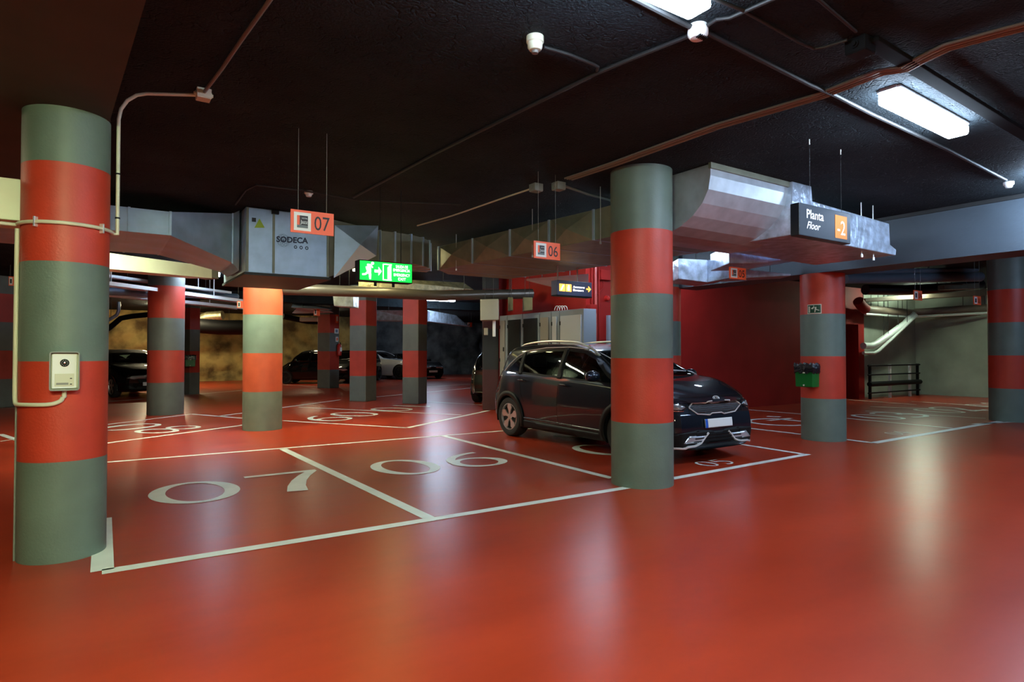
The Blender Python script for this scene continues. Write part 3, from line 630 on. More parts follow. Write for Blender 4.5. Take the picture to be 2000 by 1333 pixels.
px_box('foil_duct', [(1490,488,8.9),(1490,515,8.9),(1590,498,9.3),(1590,492,9.3)], 0, .7, M_foil, 'tapered foil duct piece right of the low branch')
px_box('foil_duct', [(1325,505,9.5),(1325,545,9.5),(1382,552,9.8),(1382,508,9.8)], 0, .6, M_foil, 'far foil duct left of the 05 sign')
px_box('foil_duct', [(1382,508,9.8),(1382,552,9.8),(1425,544,9.5),(1425,506,9.5)], 0, .6, M_foil, 'creased foil duct corner touching the 05 sign')
px_box('white_duct', [(1425,524,9.5),(1425,545,9.5),(1545,539,9.9),(1545,535,9.9)], 0, .4, M_foil, 'brightly lit flat duct right of the 05 sign')
# ------------------------------------------------------------------ signs
def bay_sign(px0, px1, pt0, pb0, y, num, label, big=True, wires=True):
    a = PY(px0,pt0,y); b = PY(px0,pb0,y); x0_, x1_ = a.x, PY(px1,pt0,y).x; zt_, zb_ = a.z, b.z; W = x1_-x0_; H = zt_-zb_
    th = thing('bay_sign', ((x0_+x1_)/2,y,zb_), label, 'sign', 'orange hanging bay number signs')
    MB().box((x0_,y,zb_),(x1_,y+.012,zt_)).build('board', M_orange, th)
    e = .0015
    MB().box((x0_+W*.07,y-e,zb_+H*.10),(x0_+W*.46,y,zt_-H*.10)).build('logo_panel', M_white, th)
    if big:
        MB().box((x0_+W*.14,y-2*e,zb_+H*.34),(x0_+W*.20,y-e,zb_+H*.76)).build('logo_bar', M_orange, th)
        MB().box((x0_+W*.20,y-2*e,zb_+H*.34),(x0_+W*.39,y-e,zb_+H*.76)).build('logo_square', M_ink, th)
        MB().box((x0_+W*.14,y-2*e,zb_+H*.22),(x0_+W*.39,y-e,zb_+H*.34)).build('logo_base', mat('logo_grey',(0.13,0.15,0.15),.5), th)
        t = MB(); put_text(t, 'Jazz', (x0_+W*.215,y-3*e,zb_+H*.36), (W*.165,0,0), (0,0,H*.2)); t.build('logo_word', M_white, th)
        t = MB(); put_text(t, 'HOTEL', (x0_+W*.25,y-3*e,zb_+H*.62), (W*.13,0,0), (0,0,H*.05)); t.build('logo_small_word', M_white, th)
        t = MB(); put_text(t, num, (x0_+W*.54,y-2*e,zb_+H*.18), (W*.36,0,0), (0,0,H*.62)); t.build('number', M_ink, th)
    else:
        MB().box((x0_+W*.16,y-2*e,zb_+H*.25),(x0_+W*.36,y-e,zb_+H*.72)).build('logo_square', M_ink, th)
        if num:
            t = MB(); put_text(t, num, (x0_+W*.56,y-2*e,zb_+H*.2), (W*.34,0,0), (0,0,H*.55)); t.build('number', M_ink, th)
    if wires:
        for f in (.17,.83): MB().tube([(x0_+W*f,y+.006,zt_),(x0_+W*f,y+.006,ZC)], .0018, 5).build('wire', M_greyp, th)
bay_sign(568,652,408,453,5.6,'07','orange hanging sign reading 07 in front of the fan box')
bay_sign(1043,1094,470,504,5.5,'06','orange hanging sign reading 06 in front of the braced duct')
bay_sign(1425,1457,521,544,5.4,'05','orange hanging sign reading 05 under the foil ducts')
bay_sign(1785,1801,567,586,11.3*.46,'04','small orange hanging sign below the far pipes right of the bin column', False)
bay_sign(1902,1916,578,595,5.3,'03','small orange hanging sign next to the column at the right edge', False)
bay_sign(848,855,611,625,25.0,'','small far red sign left of its neighbour under the far foil duct', False)
bay_sign(914,922,630,639,27.0,'','small far red sign at the right end of the far foil duct', False)
bay_sign(613,625,601,617,22.5,'','dark red sign hanging above the extinguisher column', False)
bay_sign(463,478,588,602,14.6,'','orange sign partly hidden behind the brightly lit column', False)
bay_sign(17,34,540,558,18.0,'','red bay sign at the left edge beside the cream conduit', False)
# floor level sign
YP = 3.24; a = PY(1561,395,YP); b = PY(1661,421,YP); zb_ = PY(1561,459,YP).z; zt_ = a.z
ps_ = thing('floor_sign', ((a.x+b.x)/2,YP,zb_), 'dark hanging sign reading Planta Floor -2 with an orange square', 'sign')
MB().box((a.x,YP,zb_),(b.x,YP+.09,zt_)).build('sign_case', M_navy, ps_, bevel=.006)
W = b.x-a.x; H = zt_-zb_
MB().box((a.x+W*.68,YP-.002,zb_+H*.12),(a.x+W*.92,YP,zt_-H*.14)).build('orange_square', M_amber, ps_)
for body, u0, u1, v0, v1, nm in (('Planta',.13,.45,.56,.84,'word_planta'),('Floor',.13,.37,.24,.47,'word_floor')):
    t = MB(); put_text(t, body, (a.x+W*u0,YP-.003,zb_+H*v0), (W*(u1-u0),0,0), (W*(0.03 if body=='Floor' else 0),0,H*(v1-v0)), bold=.012); t.build(nm, M_white, ps_)
t = MB(); put_text(t, '-2', (a.x+W*.72,YP-.004,zb_+H*.24), (W*.16,0,0), (0,0,H*.45)); t.build('level_number', M_white, ps_)
for px_ in (1582,1643):
    x_ = PY(px_,400,YP+.04).x; MB().tube([(x_,YP+.04,zt_),(x_,YP+.04,ZC-.04)], .0012, 5).build('wire', M_darkp, ps_); MB().tube([(x_,YP+.04,ZC-.05),(x_,YP+.04,ZC)], .005, 8).build('ferrule', M_white, ps_)
# exit sign
YE = 7.0; a = PY(703,509,YE); b = PY(804,520,YE); zb_ = PY(703,546,YE).z; zt_ = a.z
es = thing('exit_sign', ((a.x+b.x)/2,YE,zb_), 'green backlit emergency exit box sign with running figure and arrow', 'sign')
MB().box((a.x-.012,YE,zb_-.012),(b.x+.012,YE+.14,zt_+.012)).build('sign_case', M_black, es, bevel=.005)
MB().box((a.x,YE-.004,zb_),(b.x,YE,zt_)).build('green_panel', M_green_glow, es)
W = b.x-a.x; H = zt_-zb_
def E_(u, v): return (a.x+W*u, YE-.006, zb_+H*v)
def strips(mb, P, ws, k=0):
    vs, fs = strip2([(a.x+W*u, zb_+H*v) for u, v in P], [q*H for q in ws]); mb.add([(x,YE-.006-.0004*k,z) for x, z in vs], fs)
m_ = MB()
strips(m_, [(.15,.72),(.17,.42)], [.30,.22]); strips(m_, [(.04,.28),(.10,.30),(.165,.48)], [.09,.09,.14], 1); strips(m_, [(.17,.46),(.185,.28),(.188,.05)], [.18,.13,.09], 2)
strips(m_, [(.13,.80),(.20,.80),(.235,.66)], [.1,.09,.06], 3)
vs, fs = ring2(a.x+W*.232, zb_+H*.90, .028*W, .075*H, .0279*W, .0749*H, 16); m_.add([(x,YE-.0075,z) for x, z in vs], fs); m_.build('running_figure', M_white_glow, es)
m_ = MB(); strips(m_, [(.27,.5),(.36,.5)], [.14,.14]); m_.add([E_(.345,.74),E_(.345,.26),E_(.405,.5)], [(0,1,2)]); m_.build('arrow', M_white_glow, es)
m_ = MB(); strips(m_, [(.435,.06),(.435,.9)], [.05,.05]); strips(m_, [(.43,.9),(.60,.9)], [.05,.05],1); strips(m_, [(.43,.06),(.60,.06)], [.05,.05],2); m_.add([E_(.52,.0+.03),E_(.59,.03),E_(.59,.93),E_(.52,.75)], [(0,1,2,3)]); m_.build('door_pictogram', M_white_glow, es)
for body, u0, u1, v0 in (('SALIDA DE',.68,.92,.76),('EMERGENCIA',.63,.96,.56),('EMERGENCY',.64,.96,.30),('EXIT',.73,.88,.08)):
    t = MB(); put_text(t, body, E_(u0,v0), (W*(u1-u0),0,0), (0,0,H*.15)); t.build('sign_wording', M_white_glow, es)
for u in (.42,.83): MB().tube([(a.x+W*u,YE+.07,zt_),(a.x+W*u,YE+.07,ZC)], .005, 6).build('hanging_rod', M_black, es)
for u in (.33,.68): MB().tube([(a.x+W*u,YE+.07,zb_-.012),(a.x+W*u,YE+.07,zb_-.06)], .018, 8).build('cable_gland', M_black, es)
# lift direction sign
YA = 8.0; a = PY(1088,547,YA); b = PY(1156,551,YA); zb_ = PY(1088,576,YA).z; zt_ = a.z
asg = thing('direction_sign', ((a.x+b.x)/2,YA,zb_), 'dark blue hanging sign with two amber pictograms and a yellow arrow', 'sign')
MB().box((a.x,YA,zb_),(b.x,YA+.16,zt_)).build('sign_case', mat('blue_sign_face',(0.09,0.12,0.24),.4), asg, bevel=.006)
MB().box((a.x-.01,YA+.004,zb_-.015),(b.x+.01,YA+.15,zb_)).build('case_bottom', M_black, asg)
W = b.x-a.x; H = zt_-zb_
def A_(u, v, k=0): return (a.x+W*u, YA-.004-k*.001, zb_+H*v)
for u0, mk in ((.06,0),(.24,1)):
    pp = MB().add([A_(u0,.26),A_(u0+.16,.26),A_(u0+.16,.76),A_(u0,.76)], [(0,1,2,3)]).build('pictogram_panel', M_amber_glow, asg)
    q = MB()
    if mk == 0: q.add([A_(u0+.03,.34,1),A_(u0+.06,.32,1),A_(u0+.13,.66,1),A_(u0+.10,.70,1)], [(0,1,2,3)])
    else: q.add([A_(u0+.05,.32,1),A_(u0+.11,.32,1),A_(u0+.11,.58,1),A_(u0+.05,.58,1)], [(0,1,2,3)]).add([A_(u0+.06,.61,1),A_(u0+.10,.61,1),A_(u0+.10,.70,1),A_(u0+.06,.70,1)], [(0,1,2,3)])
    q.build('pictogram', M_text_glow, asg)
for body, v in (('Ascensores',.54),('Elevators',.32)):
    t = MB(); put_text(t, body, A_(.45,v), (W*(.33 if v > .5 else .30),0,0), (0,0,H*.15)); t.build('sign_wording', M_text_glow, asg)
MB().add([A_(.83,.47),A_(.92,.47),A_(.92,.57),A_(.83,.57),A_(.89,.74,1),A_(.97,.52,1),A_(.89,.30,1),A_(.885,.40,1),A_(.925,.52,1),A_(.885,.64,1)], [(0,1,2,3),(4,9,8,5),(5,8,7,6)]).build('arrow', M_amber_glow, asg)
for u in (.1,.66): MB().tube([(a.x+W*u,YA+.08,zt_),(a.x+W*u,YA+.08,ZC)], .012, 8).build('hanging_rod', M_silver, asg)
# ------------------------------------------------------------------ ceiling conduits, detectors
def run(pts, r, m, label, cat='conduit', name='conduit', n=8, group=None, clips=None):
    th = props(MB().tube(pts, r, n).build(name, m, None, smooth=True), label, cat, group)
    if name == 'pipe' and Vector(pts[0]).z > 1.8 and abs(Vector(pts[0]).z-Vector(pts[-1]).z) < 1.6:
        P = [Vector(p) for p in pts]; k = max(range(len(P)-1), key=lambda i: (P[i+1]-P[i]).length)
        for f in ((.25,.75) if (P[k+1]-P[k]).length > 1 else (.5,)):
            q = P[k].lerp(P[k+1], f); MB().tube([q+Vector((0,0,r*.5)), Vector((q.x,q.y,ZC))], .008, 6).build('hanger_rod', M_darkp, th)
    return th
def C_(px, py, dz_=.02): return PZ(px,py,ZC-dz_)
bun = [(2080,28),(2000,52),(1960,62),(1850,92),(1800,110),(1770,130),(1720,141),(1600,188),(1400,247),(1200,320),(1110,350)]
for k, (m_b, lb) in enumerate(((M_brownp,'lowest'),(M_greyp,'second'),(M_brownp,'third'),(M_greyp,'highest'))):
    off = Vector((.034*(k-1.5),0,-.0)); wob = [Vector((0,0,0)) for _ in bun]; wob[4] = Vector((.02,0,-.01)); wob[5] = Vector((-.02,0,-.02))
    run([C_(x,y,.022)+off+wv for (x,y), wv in zip(bun, wob)], .011, m_b, 'long ceiling conduit on the right, %s of the four side by side' % lb, group='bundled ceiling conduits')
bp_ = C_(1055,363)
junction_box((C_(1047,360,0).x, C_(1047,360,0).y), .12, 'ceiling junction box on the left end of the bundled conduits', M_greyp)
junction_box((C_(1091,357,0).x, C_(1091,357,0).y), .12, 'ceiling junction box just left of the thick column top', M_greyp)
run([C_(1040,368),C_(980,388),C_(900,416),C_(885,421),C_(872,425),C_(815,441)], .011, M_creamp, 'pale cable conduit kinked once, running left from the junction box')
run([C_(1098,362),C_(1150,380),C_(1205,395)], .016, M_greyp, 'short grey conduit from the junction box to behind the thick column')
run([C_(1345,70),C_(1240,112),C_(1168,142),C_(1000,225),C_(850,300),C_(690,386)], .014, M_darkp, 'dark conduit running from the alarm sounder towards the fan box')
run([C_(1062,92),C_(1110,106),C_(1160,126),C_(1168,131),C_(1166,138)], .011, M_darkp, 'dark conduit bending from the cream smoke detector')
run([C_(1378,52),C_(1400,38),C_(1425,35),C_(1450,24),C_(1500,2),C_(1560,-25)], .012, M_darkp, 'grey conduit rising from the alarm sounder to the top edge')
run([C_(1180,-32),C_(1250,3),C_(1335,47),C_(1385,66),C_(1580,165),C_(1630,186),C_(1700,222),C_(1850,292),C_(1965,352)], .016, M_darkp, 'dark grey conduit passing beside the large ceiling light')
run([C_(1380,-8),C_(1450,20),C_(1560,82),C_(1590,95),C_(1610,92),C_(1655,78)], .010, M_darkp, 'thin black conduit joining the black ceiling box')
run([C_(1560,-22),C_(1600,0),C_(1672,62)], .010, M_darkp, 'thin black conduit coming from the top edge to the black box')
q = C_(1680,78,0); junction_box((q.x,q.y), .13, 'black junction box on the ceiling near the top right', M_black)
q0 = C_(1700,80,.03); q1_ = C_(2060,300,.03); dd_ = (q1_-q0).normalized()
o = MB().obox((q0+q1_)/2, dd_, Vector((-dd_.y,dd_.x,0)), (0,0,1), (q1_-q0).length/2, .05, .015).build('cable_tray', mat('matt_black_steel',(0.01,0.01,0.011),.9,spec=.1), None, bevel=.004); props(o, 'black cable channel crossing the ceiling right of the large light', 'cable tray')
run([C_(460,400),C_(480,372),C_(500,362),C_(590,372),C_(700,392),C_(900,400)], .010, M_darkp, 'black conduit passing the small detector above the fan box')
sd = thing('smoke_detector', C_(1045,75,0), 'cream smoke detector hanging alone near the top centre of the ceiling', 'smoke detector')
c = PZ(1045,72,ZC); MB().lathe((c.x,c.y,ZC), (0,0,-1), [(0,.055),(.035,.055),(.04,.05)], n=28).build('detector_base', M_creamp, sd, smooth=True)
MB().lathe((c.x,c.y,ZC), (0,0,-1), [(.04,.048),(.07,.046),(.085,.036),(.09,0)], n=28).build('detector_head', M_creamp, sd, smooth=True)
MB().lathe((c.x,c.y,ZC), (0,0,-1), [(.09,.022),(.105,.020),(.108,0)], n=20).build('sensor_cage', M_brownp, sd, smooth=True)
al = thing('alarm_sounder', C_(1363,55,0), 'white round alarm sounder with dark slots below the top ceiling light', 'alarm')
c = PZ(1363,50,ZC); MB().lathe((c.x,c.y,ZC), (0,0,-1), [(0,.055),(.03,.062),(.06,.06),(.08,.045),(.088,0)], n=28).build('sounder_body', M_white, al, smooth=True)
for k in range(5): MB().obox((c.x-.03+.015*k,c.y-.03,ZC-.083), (0,1,0), (1,0,0), (0,0,1), .018, .003, .006).build('sound_slot', M_black, al)
for px_, py_, lb, m_d in ((603,374,'small round ceiling detector above the orange 07 sign',M_white),(1970,356,'small white detector beside the ceiling light at the right edge',M_white)):
    c = PZ(px_,py_,ZC); th = thing('ceiling_detector', c, lb, 'smoke detector')
    MB().lathe((c.x,c.y,ZC), (0,0,-1), [(0,.052),(.03,.052),(.035,.045)], n=24).build('detector_base', m_d, th, smooth=True)
    MB().lathe((c.x,c.y,ZC), (0,0,-1), [(.035,.042),(.065,.030),(.07,0)], n=24).build('detector_head', m_d, th, smooth=True)
# ------------------------------------------------------------------ bins, sticker, extinguisher
def waste_bin(c, nrm, z, sc, label):
    n_ = Vector(nrm).normalized(); t = Vector((-n_.y,n_.x,0)); th = thing('waste_bin', (c[0],c[1],z), label, 'bin', 'green wall bins')
    c = Vector((c[0],c[1],z)); w_, d_, h_ = .15*sc, .095*sc, .33*sc
    P = lambda x, y, zz: c+t*x+n_*y+Vector((0,0,zz))
    MB().hexa([P(-w_,d_,0),P(w_,d_,0),P(w_*1.04,d_*1.1,h_),P(-w_*1.04,d_*1.1,h_),P(-w_,-d_,0),P(w_,-d_,0),P(w_*1.04,-d_,h_),P(-w_*1.04,-d_,h_)]).build('bin_body', M_greenbin, th, bevel=.012)
    MB().lathe(P(0,d_*1.04,.03*sc), n_, [(0,.014*sc),(.01,.012*sc)], n=12).build('lock', M_creamp, th)
    pts = [(-.05,.0),(-.03,-.03),(0,-.045),(.03,-.03),(.05,0),(.03,.02),(-.03,.02)]
    MB().prism([P(x*sc,d_*1.07,h_*.80+y_*sc) for x, y_ in pts], n_*.006).build('white_emblem', M_white, th)
    mb = MB(); N = 40; rings = []
    for j, (ex, zz) in enumerate(((.90,h_+.02*sc),(1.02,h_+.05*sc),(1.12,h_+.02*sc),(1.14,h_-.06*sc),(1.10,h_-.10*sc))):
        R = []
        for k in range(N):
            a = 2*math.pi*k/N; cx_, sy_ = math.cos(a), math.sin(a); f = 1/max(abs(cx_),abs(sy_))**.8
            wv = 1+.03*math.sin(k*1.3+j)+.035*math.sin(k*4.1+2*j)
            R.append(P(w_*1.04*ex*cx_*f*wv, d_*1.15*ex*sy_*f*wv, zz+.02*sc*math.sin(k*1.7+j)*(j>0)))
        rings += R
    mb.add(rings, [(j*N+k, j*N+(k+1)%N, (j+1)*N+(k+1)%N, (j+1)*N+k) for j in range(4) for k in range(N)]).build('bin_bag', M_bag, th, smooth=True, ang=50)
    MB().obox(P(0,-d_-.01,h_*.6), t, n_, (0,0,1), w_*.5, .012, .04).build('mount', M_black, th)
waste_bin((C3[0]-.335-.115,C3[1]+.0), (-1,0,0), .87, .98, 'green bin with a black bag hung on the column with the escape sticker')
d7 = Vector((c7.x,c7.y,0)).normalized(); waste_bin((c7.x-d7.x*.42-.0,c7.y-d7.y*.42), (-d7.x,-d7.y,0), .95, 1.0, 'small distant green bin hung on the narrow left column')
# curved escape sticker on the bin column
es2 = thing('escape_sticker', (C3[0],C3[1],2.1), 'small green running man sticker with pale border on the bin column', 'sign')
fa = math.atan2(-C3[1],-C3[0]); sg3 = 1 if side_of(fa+.5) < 0 else -1
def CS(u, z, r): a = fa+sg3*math.radians(40-u*38); return cylp(C3, .335+r, a, z)
def curved(u0, u1, z0_, z1_, r, nm, m):
    n = 10; mb = MB(); vs = [CS(u0+(u1-u0)*i/n, z, r) for z in (z0_,z1_) for i in range(n+1)]; mb.add(vs, [(i,i+1,n+2+i,n+1+i) for i in range(n)]).build(nm, m, es2)
sz0, sz1 = 2.045, 2.195; hs = sz1-sz0
curved(0,1,sz0,sz1,.002,'pale_border',M_creamp); curved(.05,.95,sz0+.012,sz1-.012,.003,'green_field',mat('dark_green_field',(0.004,0.05,0.02),.4))
curved(.10,.22,sz0+.02,sz1-.03,.004,'door_pictogram',M_creamp)
def cs_strip(P, ws, nm):
    vs, fs = strip2(P, ws); MB().add([CS(u, sz0+hs*v, .005) for u, v in vs], fs).build(nm, M_creamp, es2)
cs_strip([(.62,.72),(.60,.45)], [.12,.10], 'figure_torso'); cs_strip([(.60,.5),(.72,.4),(.86,.34)], [.09,.07,.06], 'figure_leg'); cs_strip([(.60,.48),(.56,.15)], [.08,.06], 'figure_leg')
cs_strip([(.60,.66),(.48,.66),(.42,.5)], [.06,.05,.05], 'figure_arm'); cs_strip([(.49,.88),(.49,.74),(.33,.52)], [.04,.05,.12], 'arrow')
# things on the extinguisher column
f8 = Vector((-c8.x,-c8.y,0)).normalized(); a8 = math.radians(35.5); n8 = Vector((math.sin(a8),-math.cos(a8),0)); t8 = Vector((math.cos(a8),math.sin(a8),0))
base8 = Vector((c8.x,c8.y,0))+n8*.302
def on8(px, py):  # intersection of the pixel ray with the lit face
    d = ray(px,py); o_ = Vector((0,0,EYE)); t = (base8-o_).dot(n8)/d.dot(n8); return o_+d*t
def wall_plate(px, py, w_, h_, m, label, name='wall_notice', sym=None):
    c = on8(px,py); th = thing(name, c, label, 'sign', 'small notices on the extinguisher column')
    MB().obox(c+n8*.006, t8, (0,0,1), n8, w_/2, h_/2, .006).build('plate', m, th)
    MB().obox(c+n8*.013, t8, (0,0,1), n8, w_*.28, h_*.3, .001).build('symbol', sym or M_orange, th)
wall_plate(658,623, .17,.34, M_orange, 'tall red and white notice at the top of the extinguisher column', sym=M_white)
wall_plate(657,647, .26,.20, M_white, 'square white notice in the middle of the extinguisher column', sym=M_bluepipe)
wall_plate(658,663, .16,.20, M_white, 'round cornered white notice right above the extinguisher')
c = on8(658,683)+n8*.11; fe = thing('fire_extinguisher', c, 'dark red fire extinguisher hanging on the square column', 'fire extinguisher')
MB().lathe(c-Vector((0,0,.25)), (0,0,1), [(0,.07),(.02,.09),(.40,.09),(.46,.05),(.48,.03)], n=24).build('cylinder_body', M_extred, fe, smooth=True)
MB().lathe(c+Vector((0,0,.22)), (0,0,1), [(0,.03),(.05,.035),(.06,.02)], n=14).build('valve', M_chrome, fe, smooth=True)
MB().tube([c+Vector((0,0,.26)), c+t8*.08+Vector((0,0,.28)), c+t8*.13+Vector((0,0,.1)), c+t8*.11+Vector((0,0,-.15))], .014, 8).build('hose', M_black, fe, smooth=True)
MB().obox(c+n8*.088, t8, (0,0,1), n8, .05, .08, .004).build('paper_label', M_white, fe)
# ------------------------------------------------------------------ background pipes and trays on the left
def zline(px0,py0,d0,px1,py1,d1, r, m, label, cat='pipe', name='pipe', n=12):
    return run([PD(px0,py0,d0), PD(px1,py1,d1)], r, m, label, cat, name, n)
def tray(px0,py0,d0,px1,py1,d1,w_,h_,m,label):
    a_ = PD(px0,py0,d0); b_ = PD(px1,py1,d1); b_.z = a_.z = (a_.z+b_.z)/2; d = (b_-a_).normalized(); nn = Vector((-d.y,d.x,0))
    th = thing('cable_tray', (a_+b_)/2, label, 'cable tray', 'white cable trays behind the left columns')
    MB().obox((a_+b_)/2, d, nn, (0,0,1), (b_-a_).length/2, w_/2, .006).obox((a_+b_)/2+nn*w_/2, d, nn, (0,0,1), (b_-a_).length/2, .004, h_).obox((a_+b_)/2-nn*w_/2, d, nn, (0,0,1), (b_-a_).length/2, .004, h_).build('tray_body', m, th)
    for f in (.15,.45,.75): q = a_.lerp(b_,f); MB().tube([q, Vector((q.x,q.y,ZC))], .012, 6).build('tray_hanger', m, th)
M_tray = mat('white_tray', (0.7,0.74,0.8), .4)
tray(150,553,12.2,480,586,17.5,.3,.04,M_tray,'upper white cable tray passing behind the lit column')
tray(150,578,13.2,472,596,18.3,.3,.04,M_tray,'lower white cable tray ending at the lit column')
tray(150,540,12.6,446,566,17.0,.2,.03,M_tray,'thin white tray directly below the cream duct')
zline(150,566,12.9,462,580,17.9,.09,M_bluepipe,'blue grey pipe lying between the white cable trays')
run([PD(180,662,20), PD(215,640,20), PD(236,622,20), PD(258,618,20), PD(300,614,20), PD(350,612,20)], .085, M_black, 'black pipe bending down in front of the yellow rock', 'pipe','pipe',12)
run([PD(232,590,19), PD(232,606,19), PD(228,616,19), PD(205,630,19)], .05, M_galv, 'steel pipe elbow above the black bent pipe', 'pipe','pipe',12)
run([PD(380,636,27), PD(430,640,27), PD(500,640,27)], .32, M_black, 'thick black pipe against the yellow rock right of the narrow column', 'pipe','pipe',16)
run([PD(360,632,28), PD(385,628,28), PD(405,618,28), PD(435,616,28)], .2, M_foilw, 'yellowish lagged pipe bend beside the thick black pipe', 'pipe','pipe',14)
run([PD(552,618,26), PD(600,628,27), PD(650,630,28)], .12, M_black, 'black pipe crossing the yellow rock near the small car', 'pipe','pipe',12)
px_box('ceiling_baffle', [(585,628,25.5),(585,620,25.5),(622,621,26),(622,628,26)], 0, .3, M_cream, 'short cream panel hanging beside the extinguisher column', 'panel')
px_box('white_duct', [(568,601,21),(574,588,22),(647,602,24),(640,604,22)], 0, .4, M_tray, 'white tray piece above the small car', 'duct')
px_box('white_duct', [(570,612,22),(580,602,22),(640,606,24),(646,610,24)], 0, .4, M_tray, 'lower white tray piece above the small car', 'duct')
# long dark header duct and yellow foil duct
run([PD(500,563,11.5), PD(700,570,12.5), PD(860,578,13.6), PD(1040,574,14.2)], .11, mat('brown_grey_steel',(0.10,0.085,0.07),.35,.5), 'long brown grey pipe running below the exit sign', 'pipe','pipe',16)
px_box('foil_duct', [(700,542,12.6),(700,571,12.6),(925,566,14.6),(905,552,14.6)], 0, .5, M_foilw, 'yellow lit crumpled foil duct right of the exit sign')
px_box('foil_duct', [(650,575,13.6),(652,598,13.6),(690,600,14.0),(690,570,14.0)], 0, .5, M_foil, 'greenish foil duct lump left of the square column pair')
px_box('foil_duct', [(730,606,22),(730,626,22),(835,628,23),(835,607,22)], 0, .7, M_foil, 'far foil duct seen between the two square columns')
px_box('foil_duct', [(835,606,23),(835,628,23),(915,638,26),(890,616,25)], 0, .7, M_foil, 'far bluish foil duct sloping down right of the square columns')
px_box('steel_box', [(938,585,13.6),(938,626,13.6),(974,625,13.6),(974,584,13.6)], 0, .45, mat('grey_sheet_metal',(0.38,0.36,0.30),.5,.4,bump=.2,bscale=20), 'grey riveted metal duct box above the dark square column', 'duct')
px_box('white_strip', [(962,658,13.75),(968,658,13.75),(968,622,13.75),(962,622,13.75)], 0, .05, M_white, 'narrow pale strip below the metal duct box', 'trunking')
px_box('paper_notice', [(945,641,15.3),(945,655,15.3),(953,655,15.3),(953,641,15.3)], 0, .08, M_creamp, 'small beige notice on the dark square column', 'notice')
px_box('ceiling_baffle', [(1028,545,12.0),(1100,563,12.4),(1150,555,12.2),(1150,535,11.6)], 0, .3, M_tray, 'pale lit panel behind the blue direction sign', 'panel')
for a_, b_ in ((992,1002),(1021,1040)):
    px_box('steel_box', [(a_,581,13.9),(a_,608,13.9),(b_,606,13.7),(b_,581,13.7)], 0, .3, M_galvd, 'small steel duct drop above the cabinets, %s one' % ('left' if a_ < 1000 else 'right'), 'duct')
# ------------------------------------------------------------------ electric cabinets along the red block
def PXc(px, py): return PX(px,py,8.2)
zt_c = PXc(1138,603).z; 
def cabinet(pa, pb, panel_m, label, inset_top=.12):
    ya = PXc(pa,650).y; yb = PXc(pb,650).y; y_hi, y_lo = max(ya,yb), min(ya,yb)
    th = thing('electric_cabinet', (8.38,(ya+yb)/2,0), label, 'cabinet', 'grey electric cabinets')
    MB().box((8.2,y_lo,0),(8.54,y_hi,zt_c)).build('cabinet_body', M_cab, th, bevel=.008)
    f = .06; d = MB().box((8.17,y_lo+f,.12),(8.2,y_hi-f,zt_c-inset_top)).build('cabinet_door', panel_m, th, bevel=.004)
    MB().box((8.155,y_lo+f+.02,1.45),(8.17,y_lo+f+.05,1.55)).build('cabinet_handle', M_black, d)
    for zz in (.4,1.2,2.0): MB().box((8.16,y_hi-f-.01,zz),(8.175,y_hi-f+.02,zz+.08)).build('hinge', M_black, d)
cabinet(976,990, M_taupe, 'narrow grey cabinet at the far left end of the row')
cabinet(991,1020, M_cabd, 'grey cabinet with a dark door, second from the left')
cabinet(1021,1053, M_cabd, 'grey cabinet with a dark glass door in the middle of the row')
cabinet(1054,1076, M_taupe, 'grey cabinet with a taupe panel left of the light door')
cabinet(1077,1092, M_cabl, 'slim cabinet with a light panel beside the wide light door')
cabinet(1093,1140, M_cabl, 'wide cabinet with a light grey door nearest the red wall corner')
cb = MB(); 
for k in range(4): cb.tube(arc(PX(1088+5*k,606,8.3), .09, 0, math.pi, (0,-1,0), (0,0,1), 8), .008, 6)
props(cb.build('cable_loops', M_white, None, smooth=True), 'white cable loops sticking out on top of the grey cabinets', 'cable')
# red wall fittings
yw = 10.1
def onw(px, py): return PY(px,py,yw)
def red_box(px0,py0,px1,py1,label):
    a_ = onw(px0,py0); b_ = onw(px1,py1); th = thing('alarm_box', (a_.x,yw,b_.z), label, 'box')
    MB().box((a_.x,yw-.1,b_.z),(b_.x,yw,a_.z)).build('box_body', M_redwall, th, bevel=.006)
    MB().box((a_.x+.02,yw-.105,b_.z+.02),(b_.x-.02,yw-.1,a_.z-.02)).build('box_lid', M_redwall, th, bevel=.002)
red_box(1168,528,1191,549,'red painted box high on the red wall left of the thick column')
red_box(1146,595,1161,612,'red painted box at the corner beside the cabinets')
for px_, lb, m_r in ((1160,'pale red pipe standing at the corner of the red wall',mat('glossy_red_pipe',(0.45,0.06,0.05),.25)),(1153,'red conduit at the corner just left of the pale red pipe',M_redwall),(1167,'red conduit down the wall just right of the pale red pipe',M_redwall)):
    a_ = onw(px_,540); run([(a_.x,yw-.05,0),(a_.x,yw-.05,ZC)], .03 if px_ == 1160 else .016, m_r, lb, 'pipe','pipe')
a_ = onw(1177,549); b_ = onw(1166,575); run([(a_.x,yw-.03,a_.z),(a_.x-.01,yw-.03,a_.z-.15),(b_.x,yw-.03,b_.z)], .012, M_redwall, 'thin red conduit curving down from the upper red box', 'conduit','conduit')
c = onw(1184,583); bl_ = thing('alarm_bell', c, 'small round red alarm bell on the red wall', 'alarm bell')
MB().lathe(c, (0,-1,0), [(0,.06),(.04,.06),(.07,.045),(.085,0)], n=24).build('bell_dome', M_extred, bl_, smooth=True); MB().lathe(c+Vector((0,-.02,.05)), (0,-1,0), [(0,.02),(.03,.015),(.035,0)], n=12).build('bell_lamp', M_chrome, bl_, smooth=True)
